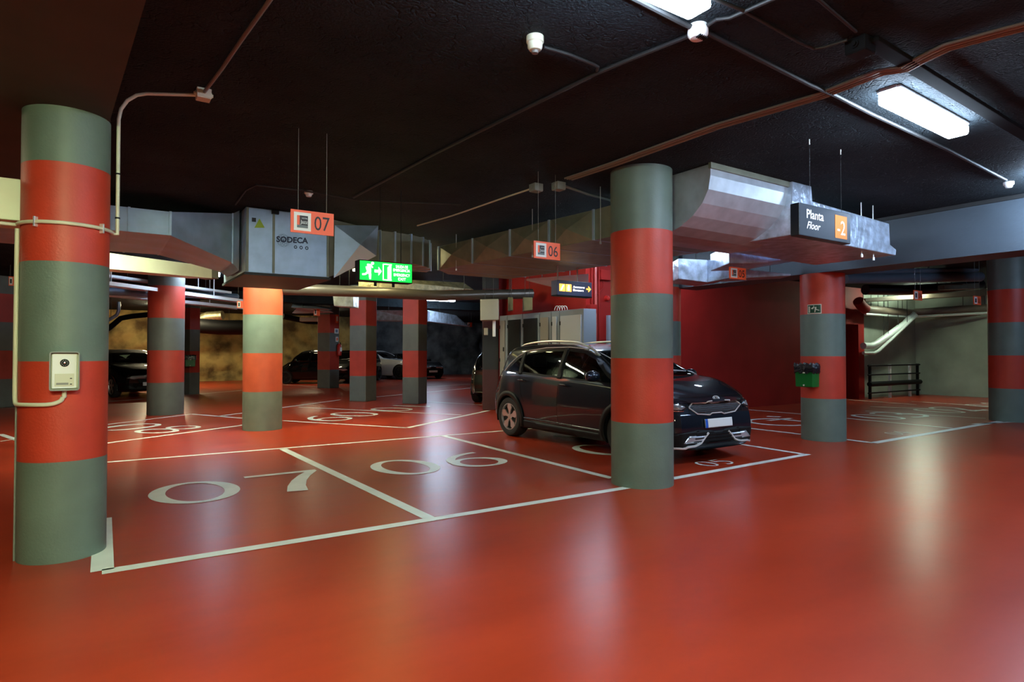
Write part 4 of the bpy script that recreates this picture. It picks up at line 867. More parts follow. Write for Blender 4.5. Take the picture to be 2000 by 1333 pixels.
# ------------------------------------------------------------------ right background: pipes, railing
run([PD(1650,545,13.8),PD(1780,543,14.3),PD(1915,541,14.8)], .11, M_greyblue, 'thick blue grey pipe under the beam between the two right columns', 'pipe','pipe',16)
run([PD(1655,531,13.8),PD(1780,530,14.3),PD(1908,527,14.8)], .06, M_greyblue, 'thinner blue grey pipe lying above the thick one', 'pipe','pipe',12)
run([PD(1690,566,15.2),PD(1770,567,15.6),PD(1850,563,16.0),PD(1915,556,16.4)], .13, mat('shiny_dark_pipe',(0.05,0.05,0.055),.15,.6), 'dark shiny pipe below the blue grey pipes', 'pipe','pipe',16)
px_box('steel_box', [(1845,556,15.2),(1845,566,15.2),(1912,564,15.6),(1912,553,15.6)], 0, .25, M_galvd, 'small grey channel hanging behind the right sign pair', 'duct')
px_box('brown_beam', [(1690,583,19.0),(1690,590,19.0),(1942,576,19.3),(1942,562,19.3)], 0, .3, M_rust, 'long red brown beam crossing above the green concrete wall', 'beam')
run([PD(1688,604,18.9),PD(1740,608,19.6),PD(1784,612,20.3)], .115, M_rust, 'brown lagged pipe on the green wall, left part', 'pipe','pipe',14)
run([PD(1786,611,20.4),PD(1860,606,20.0),PD(1945,601,19.4)], .125, M_rust, 'brown lagged pipe on the green wall, right part', 'pipe','pipe',14)
run([PD(1676,588,18.5),PD(1682,597,18.6),PD(1690,604,18.8)], .15, M_redwall, 'dark red pipe elbow at the corner of the red wall', 'pipe','pipe',14)
run([PD(1690,614,18.9),PD(1785,619,20.3),PD(1945,611,19.3)], .04, M_lagging, 'thin pale pipe below the brown lagged pipes', 'pipe','pipe')
run([PD(1784,614,20.1),PD(1768,632,19.9),PD(1712,672,19.2),PD(1702,676,19.1),PD(1686,676,18.9)], .10, M_lagging, 'silver lagged pipe slanting down across the green wall', 'pipe','pipe',16)
run([PD(1790,616,20.0),PD(1716,686,19.2),PD(1708,690,19.1),PD(1686,690,18.9)], .05, M_lagging, 'thin pale pipe slanting beside the silver lagged one', 'pipe','pipe')
rl = thing('railing', (21.5,9.9,0), 'low dark metal railing against the lit green wall', 'railing')
yr = 9.85; xs = [PY(p,750,yr).x for p in (1699,1738,1777,1792)]
for i, x_ in enumerate(xs): MB().box((x_-.04,yr-.03,0),(x_+.04,yr+.03,1.05)).build('railing_post', M_white if i in (1,2) else M_black, rl)  # middle posts white: the light on them is put into the colour
for z in (1.02,.74,.19): MB().tube([(xs[0]-.2,yr-.05,z),(xs[-1]+.05,yr-.05,z)], .022, 8).build('railing_rail', M_black, rl)
MB().tube([(xs[0]-.15,yr-.06,.46),(xs[-1]+.05,yr-.06,.46)], .075, 10).build('railing_bumper', M_black, rl)
# ================================================================== CARS
def interp(tab, s):
    """smooth monotone-ish interpolation through (s, v) pairs"""
    n = len(tab)
    if s <= tab[0][0]: return tab[0][1]
    if s >= tab[-1][0]: return tab[-1][1]
    for i in range(n-1):
        if tab[i][0] <= s <= tab[i+1][0]: break
    x0_, y0_ = tab[i]; x1_, y1_ = tab[i+1]; h = x1_-x0_; t = (s-x0_)/h; d = (y1_-y0_)/h
    def slope(j):
        if j <= 0 or j >= n-1: return (tab[min(j+1,n-1)][1]-tab[max(j-1,0)][1])/(tab[min(j+1,n-1)][0]-tab[max(j-1,0)][0])
        a = (tab[j][1]-tab[j-1][1])/(tab[j][0]-tab[j-1][0]); b = (tab[j+1][1]-tab[j][1])/(tab[j+1][0]-tab[j][0])
        return 0 if a*b <= 0 else 2*a*b/(a+b)
    m0, m1 = slope(i), slope(i+1)
    return (2*t**3-3*t**2+1)*y0_+(t**3-2*t**2+t)*h*m0+(-2*t**3+3*t**2)*y1_+(t**3-t**2)*h*m1
class Car:
    def __init__(s, sp):
        s.sp = sp; s.L = sp['L']; s.top, s.belt, s.wid, s.bot = sp['top'], sp['belt'], sp['wid'], sp['bot']
    def section(s, u):
        zt_, zb_, zbelt, W = interp(s.top,u), interp(s.bot,u), interp(s.belt,u), interp(s.wid,u)
        zbelt = min(zbelt, zt_-.03); g = zt_-zbelt; h = zbelt-zb_
        tm = s.sp.get('tumble', .40)
        yr_ = max(.955*W-tm*g, .3*W)
        P = [(0,zb_),(.55*W,zb_),(.90*W,zb_+.015),(.965*W,zb_+.06),(.985*W,zb_+.22*h),(1.0*W,zb_+.50*h),(.992*W,zb_+.72*h),(.975*W,zb_+.90*h),(.955*W,zbelt)]
        P += [(.955*W-(.955*W-yr_)*.35, zbelt+.42*g),(.955*W-(.955*W-yr_)*.72, zbelt+.76*g),(yr_*.985, zbelt+.90*g),(yr_*.88, zbelt+.965*g),(yr_*.5, zt_-.008*min(1,g*3)),(0,zt_)]
        # resample each span
        out = []; n = len(P)
        for i in range(n-1):
            p0 = P[max(i-1,0)]; p1 = P[i]; p2 = P[i+1]; p3 = P[min(i+2,n-1)]
            k = 4 if i not in (0,1) else 2
            for j in range(k):
                t = j/k
                out.append(tuple(.5*((2*p1[c])+(-p0[c]+p2[c])*t+(2*p0[c]-5*p1[c]+4*p2[c]-p3[c])*t*t+(-p0[c]+3*p1[c]-3*p2[c]+p3[c])*t**3) for c in (0,1)))
        out.append(P[-1]); return out
    def warp(s, u, y, z):
        """nose and tail curvature"""
        L = s.L; x = u
        k = max(0, (u-(L-.9))/.9); k2 = k*k*(3-2*k)
        if k > 0: x += -k2*(s.sp['nose_round']*abs(y/.85)**2.6)+k2*interp(s.sp['nose'], z)
        q = max(0, (.7-u)/.7); q2 = q*q*(3-2*q)
        if q > 0: x += q2*(s.sp['tail_round']*abs(y/.85)**2.6)+q2*interp(s.sp['tail'], z)
        return Vector((x-L/2, y, z))
    def make_body(s):
        N = 130; us = [s.L*(i/N) for i in range(N+1)]; us = [0.0]+[.012,.03]+us[1:-1]+[s.L-.02]+[s.L]
        secs = []
        for u in us:
            P = s.section(u)
            e = min(u, s.L-u); f = 1-.045*max(0,1-e/.05)**2; zc = (P[0][1]+P[-1][1])/2
            secs.append([(y*f, zc+(z-zc)*f) for y, z in P])
        m = len(secs[0]); vs = []; fs = []
        for u, P in zip(us, secs):
            vs += [s.warp(u, y, z) for y, z in P]+[s.warp(u, -y, z) for y, z in P[1:-1]]
        R = 2*m-2
        def idx(i, j):   # ring order
            return i*R+(j if j < m else m+(R-j)-1)
        for i in range(len(us)-1):
            for j in range(R):
                a, b = idx(i,j), idx(i,(j+1)%R); c, d = idx(i+1,(j+1)%R), idx(i+1,j); fs.append((a,b,c,d))
        # caps as strips between the mirrored halves
        for i in (0, len(us)-1):
            for j in range(1, m-1):
                a, b = i*R+j, i*R+j+1 if j+1 < m-1 else i*R+m-1
                c, d = (i*R+m+j if j+1 < m-1 else i*R+m-1), i*R+m+j-1
                q = (a, b, c, d) if b != c else (a, b, d); fs.append(q)
            fs.append((i*R, i*R+1, i*R+m))
        s.verts, s.faces = vs, fs
        s.bvh = BVHTree.FromPolygons([tuple(v) for v in vs], fs)
    def frame(s, view):
        if view == 'right': return lambda a, b: Vector((a,-3,b)), Vector((0,1,0))
        if view == 'left': return lambda a, b: Vector((a,3,b)), Vector((0,-1,0))
        if view == 'front': return lambda a, b: Vector((4,a,b)), Vector((-1,0,0))
        if view == 'rear': return lambda a, b: Vector((-4,a,b)), Vector((1,0,0))
        if view == 'top': return lambda a, b: Vector((a,b,3)), Vector((0,0,-1))
        if view == 'glassf':   # slanted view onto windscreen / bonnet
            d = Vector((-.75,0,-.66)).normalized(); return lambda a, b: Vector((a,b,1.0))-d*3, d
        if view in ('cornr','cornl'):
            sg = -1 if view == 'cornr' else 1; d = Vector((-.8,-sg*.6,0)).normalized(); t = Vector((sg*-.6,.8,0)).normalized() if sg > 0 else Vector((.6,.8,0)).normalized()
            t = Vector((-d.y,d.x,0)); c = Vector((s.L/2,sg*.7,0))
            return lambda a, b: c+t*a+Vector((0,0,b))-d*3, d
    def hit(s, view, a, b, off=.004):
        f, d = s.frame(view); h = s.bvh.ray_cast(f(a,b), d)
        if h[0] is None: return None
        n = h[1]; n = n if n.dot(d) < 0 else -n
        return h[0]+n*off
    def patch(s, view, poly, name, m, parent, off=.005, step=.05, thick=.006, label=None):
        pts = []; n = len(poly)
        for i in range(n):
            a = Vector(poly[i]); b = Vector(poly[(i+1)%n]); k = max(1, int((b-a).length/step))
            pts += [a.lerp(b, j/k) for j in range(k)]
        nb = len(pts); edges = [(i,(i+1)%nb) for i in range(nb)]
        x0_, x1_ = min(p.x for p in pts), max(p.x for p in pts); y0_, y1_ = min(p.y for p in pts), max(p.y for p in pts)
        def inside(p):
            c = False; j = n-1
            for i in range(n):
                if (poly[i][1] > p.y) != (poly[j][1] > p.y) and p.x < (poly[j][0]-poly[i][0])*(p.y-poly[i][1])/(poly[j][1]-poly[i][1])+poly[i][0]: c = not c
                j = i
            return c
        ex = []
        nx = int((x1_-x0_)/step)+1; ny = int((y1_-y0_)/step)+1
        for i in range(1, nx+1):
            for j in range(1, ny+1):
                p = Vector((x0_+(x1_-x0_)*(i-.5)/nx, y0_+(y1_-y0_)*(j-.5)/ny))
                if inside(p) and min((p-q).length for q in pts) > step*.45: ex.append(p)
        V, _, F, *_r = delaunay_2d_cdt(pts+ex, edges, [], 1, 1e-6)
        P = [s.hit(view, v.x, v.y, off) for v in V]; ok = [p is not None for p in P]
        mb = MB(); mb.v = [p if p is not None else Vector((0,0,0)) for p in P]; mb.f = [tuple(f) for f in F if all(ok[i] for i in f)]
        if not mb.f: return None
        o = mb.build(name, m, parent, label=label, smooth=True, local=True, ang=80)
        if thick:
            sd = o.modifiers.new('thickness', 'SOLIDIFY'); sd.thickness = thick; sd.offset = 0
        return o
    def line(s, view, pts, r, name, m, parent, off=.004, step=.05, closed=False, label=None):
        P = [Vector(p) for p in pts]+([Vector(pts[0])] if closed else []); Q = []
        for i in range(len(P)-1):
            k = max(1, int((P[i+1]-P[i]).length/step)); Q += [P[i].lerp(P[i+1], j/k) for j in range(k)]
        Q.append(P[-1]); H = [s.hit(view, q.x, q.y, off) for q in Q]; H = [h for h in H if h is not None]
        if len(H) < 2: return None
        return MB().tube(H, r, 6).build(name, m, parent, smooth=True, local=True, label=label)
def inset(poly, d):
    n = len(poly); P = [Vector(p) for p in poly]; A = sum(P[i].x*P[(i+1)%n].y-P[(i+1)%n].x*P[i].y for i in range(n)); sg = 1 if A > 0 else -1
    out = []
    for i in range(n):
        a = (P[i]-P[i-1]).normalized(); b = (P[(i+1)%n]-P[i]).normalized(); na = Vector((-a.y,a.x))*sg; nb = Vector((-b.y,b.x))*sg
        k = 1+na.dot(nb); k = max(k, .5); out.append(P[i]+(na+nb)*d/k)
    return [(p.x,p.y) for p in out]
def in_poly(poly, x, y):
    c = False; j = len(poly)-1
    for i in range(len(poly)):
        if (poly[i][1] > y) != (poly[j][1] > y) and x < (poly[j][0]-poly[i][0])*(y-poly[i][1])/(poly[j][1]-poly[i][1])+poly[i][0]: c = not c
        j = i
    return c
def make_wheel(root, x, y, r, sg, spokes, mrim, wdt=.21, rimf=.70, style='blade'):
    """wheel part with rim sub-part; sg = +1 for the car's left side"""
    ax_ = Vector((0,sg,0)); c = Vector((x, y-sg*wdt, r)); R = r
    wh = MB().lathe(c, ax_, [(0,R*.72),(0,R*.95),(.03,R*.995),(.06,R),(wdt-.06,R),(wdt-.03,R*.992),(wdt-.005,R*.93),(wdt+.002,R*.80),(wdt-.012,R*rimf),(wdt-.05,R*rimf*.98)], n=48).build('wheel', M_tyre, root, smooth=True, local=True)
    rr = R*rimf
    rim = MB()
    rim.lathe(c+ax_*(wdt-.02), ax_, [(0,rr),(.012,rr*1.01),(.014,rr*.965),(-.02,rr*.93)], n=48, caps=False)
    rim.lathe(c+ax_*(wdt-.03), ax_, [(-.01,.052),(.012,.045),(.016,.03),(.016,0)], n=20)
    for k in range(spokes):
        a = 2*math.pi*k/spokes+.3; d = Vector((math.cos(a),0,math.sin(a))); t = Vector((-math.sin(a),0,math.cos(a)))
        o0 = c+ax_*(wdt-.022); o1 = c+ax_*(wdt-.012)
        if style == 'blade':
            prof_ = [(.03,.018),(rr*.45,.030),(rr*.72,.062),(rr*.95,.040)]
        else:
            prof_ = [(.03,.028),(rr*.5,.024),(rr*.95,.030)]
        vs = []
        for (q, hw) in prof_:
            for s_ in (-1,1):
                vs.append(o0.lerp(o1, q/rr)+d*q+t*hw*s_)
        vs2 = [v-ax_*.02 for v in vs]; n = len(prof_); V = vs+vs2; F = []
        for i in range(n-1):
            F += [(2*i,2*i+1,2*i+3,2*i+2),(2*n+2*i,2*n+2*i+2,2*n+2*i+3,2*n+2*i+1),(2*i,2*i+2,2*n+2*i+2,2*n+2*i),(2*i+1,2*n+2*i+1,2*n+2*i+3,2*i+3)]
        F += [(0,2*n,2*n+1,1),(2*n-2,2*n-1,4*n-1,4*n-2)]
        rim.add(V, F)
    rim.build('rim', mrim, wh, local=True, smooth=True, ang=30)
    MB().lathe(c+ax_*(wdt-.10), ax_, [(0,rr*.98),(.01,rr*.98)], n=32).build('brake_disc', M_rimd, wh, local=True)
    return wh
def build_car(name, sp, loc, heading_deg, label, cat='car', detail=True):
    root = thing(name, (loc[0],loc[1],0), label, cat, None, math.radians(heading_deg)); root.scale = (1,1,1)
    if sp.get('scale'): root.scale = (sp['scale'],)*3
    car = Car(sp); car.make_body(); L = sp['L']; H2 = L/2
    wr = sp['wr']; axf = H2-sp['front_oh']; axr = -H2+sp['rear_oh']; W = max(v for _, v in sp['wid'])
    win = sp['windows']        # list of polygons in (x,z)
    ws, rw = sp['windscreen'], sp['rearglass']
    def keep(f):
        c = sum((car.verts[i] for i in f), Vector())/len(f)
        for ax in (axf, axr):
            if abs(c.y) > W-.27 and (c.x-ax)**2+(c.z-wr)**2 < (wr*1.13)**2: return False
        if detail:
            if abs(c.y) > .45 and c.z > .8:
                for wpoly in win:
                    if in_poly(inset(wpoly, .022), c.x, c.z): return False
            for q in (ws, rw):
                if c.z > .9 and in_poly(inset(q, .03), c.x, c.y): return False
        return True
    pm = sp['paint']
    mb = MB(); mb.v = list(car.verts); mb.f = [f for f in car.faces if keep(f)]
    body = mb.build('body', pm, root, smooth=True, local=True, ang=40)
    P = lambda nm, m, view, poly, **k: car.patch(view, poly, nm, m, k.pop('parent', root), **k)
    gm = M_glass if detail else M_dglass
    sides = (('right',-1),('left',1))
    for view, sg in sides:
        for poly in win:
            if detail:
                ip = inset(poly, .028); ring = []; n = len(poly)
                mbf = MB()
                def dens(pl_):
                    out = []
                    for i in range(n):
                        a = Vector(pl_[i]); b = Vector(pl_[(i+1)%n]); out += [a.lerp(b, j/8) for j in range(8)]
                    return out
                A_o, A_i = dens(poly), dens(ip); m_ = len(A_o)
                Ho = [car.hit(view,q.x,q.y,.006) for q in A_o]; Hi = [car.hit(view,q.x,q.y,.006) for q in A_i]
                if all(h is not None for h in Ho+Hi):
                    mbf.add(Ho+Hi, [(i,(i+1)%m_,m_+(i+1)%m_,m_+i) for i in range(m_)]).build('window_seal', M_black, root, local=True, smooth=True)
                P('side_window', gm, view, inset(poly,.02), off=.003, thick=0)
            else: P('side_window', gm, view, poly, step=.08)
        # wheel arch cladding ring
        for ax, nm in ((axf,'front'),(axr,'rear')):
            r0, r1 = wr*1.06, wr*(1.30 if sp.get('clad') else 1.16); m = M_clad if sp.get('clad') else pm
            vs = []; good = True; N = 34
            for rr_ in (r0, (r0+r1)/2, r1):
                for k in range(N+1):
                    a = math.radians(-22+224*k/N); x, z = ax+rr_*math.cos(a), wr+rr_*math.sin(a); z = max(z, .16)
                    h = car.hit(view, x, z, .012)
                    vs.append(h if h is not None and abs(h.y) > .3*W else None)
            ys_ = [v.y for v in vs if v is not None]
            if not ys_: continue
            okc = [all(vs[j*(N+1)+k] is not None for j in range(3)) for k in range(N+1)]; best = (0,0); st_ = None
            for k in range(N+2):
                if k <= N and okc[k]: st_ = k if st_ is None else st_
                elif st_ is not None:
                    if k-st_ > best[1]-best[0]: best = (st_,k)
                    st_ = None
            fs = []
            for j in range(2):
                for k in range(best[0], max(best[0],best[1]-1)):
                    q = (j*(N+1)+k, j*(N+1)+k+1, (j+1)*(N+1)+k+1, (j+1)*(N+1)+k)
                    if all(vs[i] is not None for i in q): fs.append(q)
            use = sorted({i for q in fs for i in q}); rm = {o_: n_2 for n_2, o_ in enumerate(use)}
            mbq = MB(); mbq.v = [vs[i] for i in use]; mbq.f = [tuple(rm[i] for i in q) for q in fs]
            o = mbq.build('wheel_arch', m, root, smooth=True, local=True); sd = o.modifiers.new('t','SOLIDIFY'); sd.thickness = .02; sd.offset = 0
            # inner wheel house
            yo = sg*(W-.03); yi = sg*(W-.34)
            mbw = MB(); vs = []
            for yy in (yo, yi):
                for k in range(25):
                    a = math.radians(-15+210*k/24); vs.append(Vector((ax+wr*1.12*math.cos(a), yy, max(.12, wr+wr*1.12*math.sin(a)))))
            mbw.add(vs, [(k,k+1,26+k,25+k) for k in range(24)]+[tuple(range(25,50))]).build('wheel_housing', M_clad, root, local=True, smooth=True)
            make_wheel(root, ax, sg*(W-.015), wr, sg, sp['spokes'], sp['rim'], rimf=sp.get('rimf',.7), style=sp.get('rimstyle','blade'))
        if sp.get('mirror'):
            mx_, mz_ = sp['mirror']; h = car.hit(view, mx_, mz_-.03, 0)
            if h is not None:
                y = h.y; mm = MB(); c = Vector((mx_+.02, y+sg*.13, mz_+.03))
                prof_ = [(-.115,.015),(-.10,.055),(-.03,.078),(.05,.075),(.10,.05),(.115,.01)]
                vs = []; N = 14
                for (q, rr_) in prof_:
                    for k in range(N):
                        a = 2*math.pi*k/N; vs.append(c+Vector((rr_*.75*math.cos(a)-.0, q*sg, rr_*math.sin(a))))
                mm.add(vs, [(i*N+k,i*N+(k+1)%N,(i+1)*N+(k+1)%N,(i+1)*N+k) for i in range(5) for k in range(N)]+[tuple(range(N)),tuple(range(5*N,6*N))])
                mo = mm.build('side_mirror', pm, root, smooth=True, local=True)
                MB().hexa([Vector((mx_+.05,y-sg*.01,mz_-.05)),Vector((mx_-.05,y-sg*.01,mz_-.05)),Vector((mx_-.05,y-sg*.01,mz_-.02)),Vector((mx_+.05,y-sg*.01,mz_-.02)),Vector((mx_+.03,y+sg*.08,mz_-.01)),Vector((mx_-.03,y+sg*.08,mz_-.01)),Vector((mx_-.03,y+sg*.08,mz_+.01)),Vector((mx_+.03,y+sg*.08,mz_+.01))]).build('mirror_arm', M_black, mo, local=True)
                mg = MB(); mg.add([c+Vector((-.058,sg*q,z)) for q, z in ((-.09,-.04),(.085,-.04),(.095,.045),(-.08,.055))], [(0,1,2,3)]).build('mirror_glass', M_chrome, mo, local=True)
        for (hx, hz) in sp.get('handles', []):
            h = car.hit(view, hx, hz, 0)
            if h is not None:
                MB().tube([Vector((hx-.10,h.y+sg*.004,hz)),Vector((hx-.08,h.y+sg*.035,hz+.004)),Vector((hx+.06,h.y+sg*.035,hz+.002)),Vector((hx+.085,h.y+sg*.004,hz-.004))], .013, 8).build('door_handle', pm if not sp.get('chrome_handles') else M_chrome, root, smooth=True, local=True)
        for ln in sp.get('seams', []): car.line(view, ln, .0035, 'panel_gap', M_black, root, off=.0, step=.08)
        for ln in sp.get('side_chrome', []): car.line(view, ln, .009, 'window_chrome_trim', M_bright, root, off=.008, step=.05)
        for nm, m, poly in sp.get('side_patches', []): P(nm, m, view, poly, off=.010)
    wsg = [(x,y) for x, y in ws]
    for nm, poly in (('windscreen',ws),('rear_window',rw)):
        P(nm, gm, 'top', inset(poly,.02), off=.003, thick=0) if detail else P(nm, gm, 'top', poly, step=.1)
        if detail: car.line('top', poly, .014, 'window_seal', M_black, root, off=.002, closed=True)
    for view, nm, m, poly, off in sp.get('patches', []):
        P(nm, m, view, poly, off=off, step=.03 if detail else .05)
    for view, nm, m, pts, r, cl_ in sp.get('lines', []): car.line(view, pts, r, nm, m, root, off=.010, closed=cl_, step=.03)
    MB().box((-H2+.5,-.6,.17),(H2-.5,.6,.23)).build('underbody', M_clad, root, local=True)
    return root, car
def sym(poly): return [(-y, z) for y, z in poly]
# ---- the graphite crossover
NW = [  # side windows (x from centre, z)
 [(-1.52,1.10),(-1.10,1.07),(-1.13,1.385),(-1.25,1.33),(-1.42,1.20)],
 [(-1.045,1.07),(-.08,1.03),(-.10,1.465),(-.60,1.46),(-1.08,1.405)],
 [(-.015,1.03),(1.16,.985),(.98,1.10),(.62,1.33),(.35,1.43),(-.03,1.468)],
]
crossover = dict(L=4.355, paint=M_paint, wr=.335, front_oh=.87, rear_oh=.80, spokes=5, rim=M_rim, rimf=.66, clad=True, rimstyle='blade',
 top=[(0,1.02),(.06,1.12),(.25,1.33),(.45,1.48),(.8,1.545),(1.5,1.575),(2.1,1.56),(2.45,1.49),(2.8,1.33),(3.15,1.15),(3.32,1.085),(3.7,1.035),(4.05,.965),(4.25,.89),(4.355,.80)],
 belt=[(0,.98),(.3,1.06),(1.2,1.07),(2.2,1.03),(3.2,.985),(3.6,.95),(4.0,.90),(4.355,.74)],
 wid=[(0,.70),(.12,.78),(.45,.87),(1.0,.895),(2.2,.90),(3.4,.90),(3.9,.875),(4.15,.83),(4.3,.76),(4.355,.70)],
 bot=[(0,.30),(.5,.20),(1.2,.17),(3.2,.17),(4.0,.17),(4.355,.20)],
 nose_round=.20, tail_round=.15, nose=[(0,-.08),(.25,0),(.45,.015),(.62,-.01),(.85,-.10),(1.1,-.25)], tail=[(0,.08),(.4,0),(.65,.0),(.8,.08),(1.1,.16),(1.5,.3)],
 windows=NW, windscreen=[(.42,-.54),(1.10,-.71),(1.22,-.4),(1.26,0),(1.22,.4),(1.10,.71),(.42,.54),(.36,0)], rearglass=[(-2.02,-.52),(-1.72,-.50),(-1.72,.50),(-2.02,.52)],
 mirror=(.80,1.06), handles=[(-.98,.965),(.10,.935)],
 seams=[[(-.05,1.03),(-.06,.9),(-.07,.5),(-.05,.33)], [(1.13,.98),(1.10,.80),(1.02,.50),(.98,.33)], [(-1.08,1.06),(-1.08,.98),(-1.0,.72),(-.92,.62)], [(1.55,.90),(1.75,.80)]],
 side_chrome=[[(-1.56,1.10),(-1.44,1.23),(-1.26,1.36),(-1.08,1.435),(-.60,1.49),(-.05,1.498),(.36,1.462),(.64,1.36),(1.0,1.125),(1.18,.985)]],
 side_patches=[('pillar_trim', M_black, [(-1.12,1.06),(-1.03,1.06),(-1.06,1.42),(-1.15,1.395)]), ('pillar_trim', M_black, [(-.10,1.02),(.0,1.02),(-.02,1.475),(-.12,1.475)]), ('sill_cladding', M_clad, [(-1.0,.20),(.93,.20),(.93,.30),(-1.0,.32)]), ('door_strip', mat('satin_sill_trim',(0.05,0.05,0.055),.25,.5), [(-.95,.335),(.9,.315),(.9,.35),(-.95,.37)])],
 patches=[
  ('front','grille', mat('grille_black',(0.006,0.006,0.006),.4), [(-.50,.72),(-.42,.775),(-.14,.79),(-.07,.765),(.07,.765),(.14,.79),(.42,.775),(.50,.72),(.36,.635),(.14,.615),(.09,.635),(-.09,.635),(-.14,.615),(-.36,.635)], .006),
  ('front','plate', M_plate, [(-.26,.455),(.26,.455),(.26,.565),(-.26,.565)], .022),
  ('front','plate_band', M_platebl, [(-.26,.455),(-.215,.455),(-.215,.565),(-.26,.565)], .027),
  ('front','lower_intake', M_clad, [(-.42,.41),(.42,.41),(.50,.26),(-.50,.26)], .008),
  ('front','bumper_skirt', M_clad, [(-.62,.19),(.62,.19),(.62,.245),(-.62,.245)], .008),
  ('cornr','fog_recess', M_clad, [(0.300,.235),(-0.300,.225),(-0.400,.30),(-0.420,.42),(-0.200,.44),(0.160,.40)], .006),
  ('cornl','fog_recess', M_clad, [(-0.300,.235),(0.300,.225),(0.400,.30),(0.420,.42),(0.200,.44),(-0.160,.40)], .006),
  ('cornr','fog_lamp', M_lens, [(0.010,.285),(-0.250,.275),(-0.320,.36),(-0.070,.375)], .014),
  ('cornl','fog_lamp', M_lens, [(-0.010,.285),(0.250,.275),(0.320,.36),(0.070,.375)], .014),
  ('cornr','headlight', mat('headlight_dark',(0.02,0.022,0.025),.08), [(0.680,.84),(0.360,.815),(0.000,.77),(-0.080,.73),(0.000,.685),(0.340,.69),(0.560,.745)], .006),
  ('cornl','headlight', mat('headlight_dark',(0.02,0.022,0.025),.08), [(-0.680,.84),(-0.360,.815),(0.000,.77),(0.080,.73),(0.000,.685),(-0.340,.69),(-0.560,.745)], .006),
  ('cornr','headlight_reflector', M_lens, [(0.260,.79),(0.010,.755),(-0.030,.725),(0.030,.70),(0.240,.70)], .011),
  ('cornl','headlight_reflector', M_lens, [(-0.260,.79),(-0.010,.755),(0.030,.725),(-0.030,.70),(-0.240,.70)], .011),
  ('right','tail_light', M_tail, [(-2.02,.98),(-1.86,1.0),(-1.90,.90),(-1.98,.80),(-2.06,.78)], .010),
  ('left','tail_light', M_tail, [(-2.02,.98),(-1.86,1.0),(-1.90,.90),(-1.98,.80),(-2.06,.78)], .010),
  ('right','tail_reflector', M_lens, [(-2.02,.96),(-1.97,.97),(-2.0,.85),(-2.04,.80)], .016),
 ],
 lines=[
  ('front','grille_chrome', M_bright, [(-.50,.72),(-.42,.775),(-.14,.79),(-.07,.765),(.07,.765),(.14,.79),(.42,.775),(.50,.72),(.36,.635),(.14,.615),(.09,.635),(-.09,.635),(-.14,.615),(-.36,.635)], .009, True),
  ('front','intake_slat', M_black, [(-.42,.37),(.42,.37)], .012, False), ('front','intake_slat', M_black, [(-.44,.33),(.44,.33)], .012, False), ('front','intake_slat', M_black, [(-.46,.29),(.46,.29)], .012, False),
  ('cornr','headlight_chrome', M_chrome, [(0.540,.74),(0.320,.685),(0.000,.68)], .006, False),
  ('cornl','headlight_chrome', M_chrome, [(-0.540,.74),(-0.320,.685),(0.000,.68)], .006, False),
  ('cornr','chrome_blade', M_bright, [(0.350,0.235),(0.050,0.228),(-0.150,0.232),(-0.240,0.270),(-0.300,0.340),(-0.350,0.390)], .016, False),
  ('cornl','chrome_blade', M_bright, [(-0.350,0.235),(-0.050,0.228),(0.150,0.232),(0.240,0.270),(0.300,0.340),(0.350,0.390)], .016, False),
  ('top','bonnet_gap', M_black, [(1.22,-.70),(1.6,-.74),(1.95,-.66),(2.06,-.5)], .004, False), ('top','bonnet_gap', M_black, [(1.22,.70),(1.6,.74),(1.95,.66),(2.06,.5)], .004, False),
  ('front','bonnet_gap', M_black, [(-.58,.84),(-.4,.845),(0,.85),(.4,.845),(.58,.84)], .004, False),
 ])
cy_front = 5.22; car_c = (6.73, cy_front+4.355*1.035/2)
root, nc = build_car('crossover_car', crossover, car_c, -90, 'dark graphite crossover car parked in the bay behind the thick banded column')
root.scale = (1.035,1.03,1.0)
# grille dots
mb = MB()
gp = [(-.50,.72),(-.42,.775),(-.14,.79),(-.07,.765),(.07,.765),(.14,.79),(.42,.775),(.50,.72),(.36,.635),(.14,.615),(.09,.635),(-.09,.635),(-.14,.615),(-.36,.635)]
gi = inset(gp, .014) if False else gp
for i in range(-18,19):
    for j in range(7):
        y, z = i*.026+(j%2)*.013, .63+j*.0235
        if in_poly(gp, y*1.04, z) and in_poly(gp, y, z+.012) and in_poly(gp, y, z-.012):
            h = nc.hit('front', y, z, .014)
            if h is not None: mb.lathe(h, (1,0,0), [(-.004,.005),(.003,.003)], n=6)
mb.build('grille_studs', M_chrome, root, local=True)
# emblem (oval badge ring with bar strokes)
h = nc.hit('front', 0, .825, .006); mb = MB(); vs, fs = ring2(0,0,.062,.032,.010,.008,28); tl = Vector((-.5,0,.86)).normalized()
mb.add([h+Vector((0,y,0))+tl*z for y, z in vs], fs)
for pts in ([(-.035,-.015),(-.035,.015)],[(-.03,0),(-.015,.015)],[(-.03,0),(-.015,-.015)],[(0,-.015),(0,.015)],[(.015,-.015),(.027,.015)],[(.027,.015),(.04,-.015)]):
    vs, fs = strip2(pts, .006); mb.add([h+Vector((.001,y,0))+tl*z for y, z in vs], fs)
o = mb.build('emblem', M_bright, root, local=True); sd = o.modifiers.new('t','SOLIDIFY'); sd.thickness = .006
# roof rails
for sg in (-1,1):
    P = [];
    for k in range(21):
        x = -1.42+k*(1.95)/20; zt_ = interp(crossover['top'], x+4.355/2); sec = nc.section(x+4.355/2)
        hh = nc.hit('top', x, sg*.575, 0)
        if hh is None: continue
        lift = .045*math.sin(math.pi*min(1,max(0,k/20)))**.35; P.append(hh+Vector((0,0,lift+.002)))
    MB().tube(P, .017, 8).build('roof_rail', M_silver, root, smooth=True, local=True)
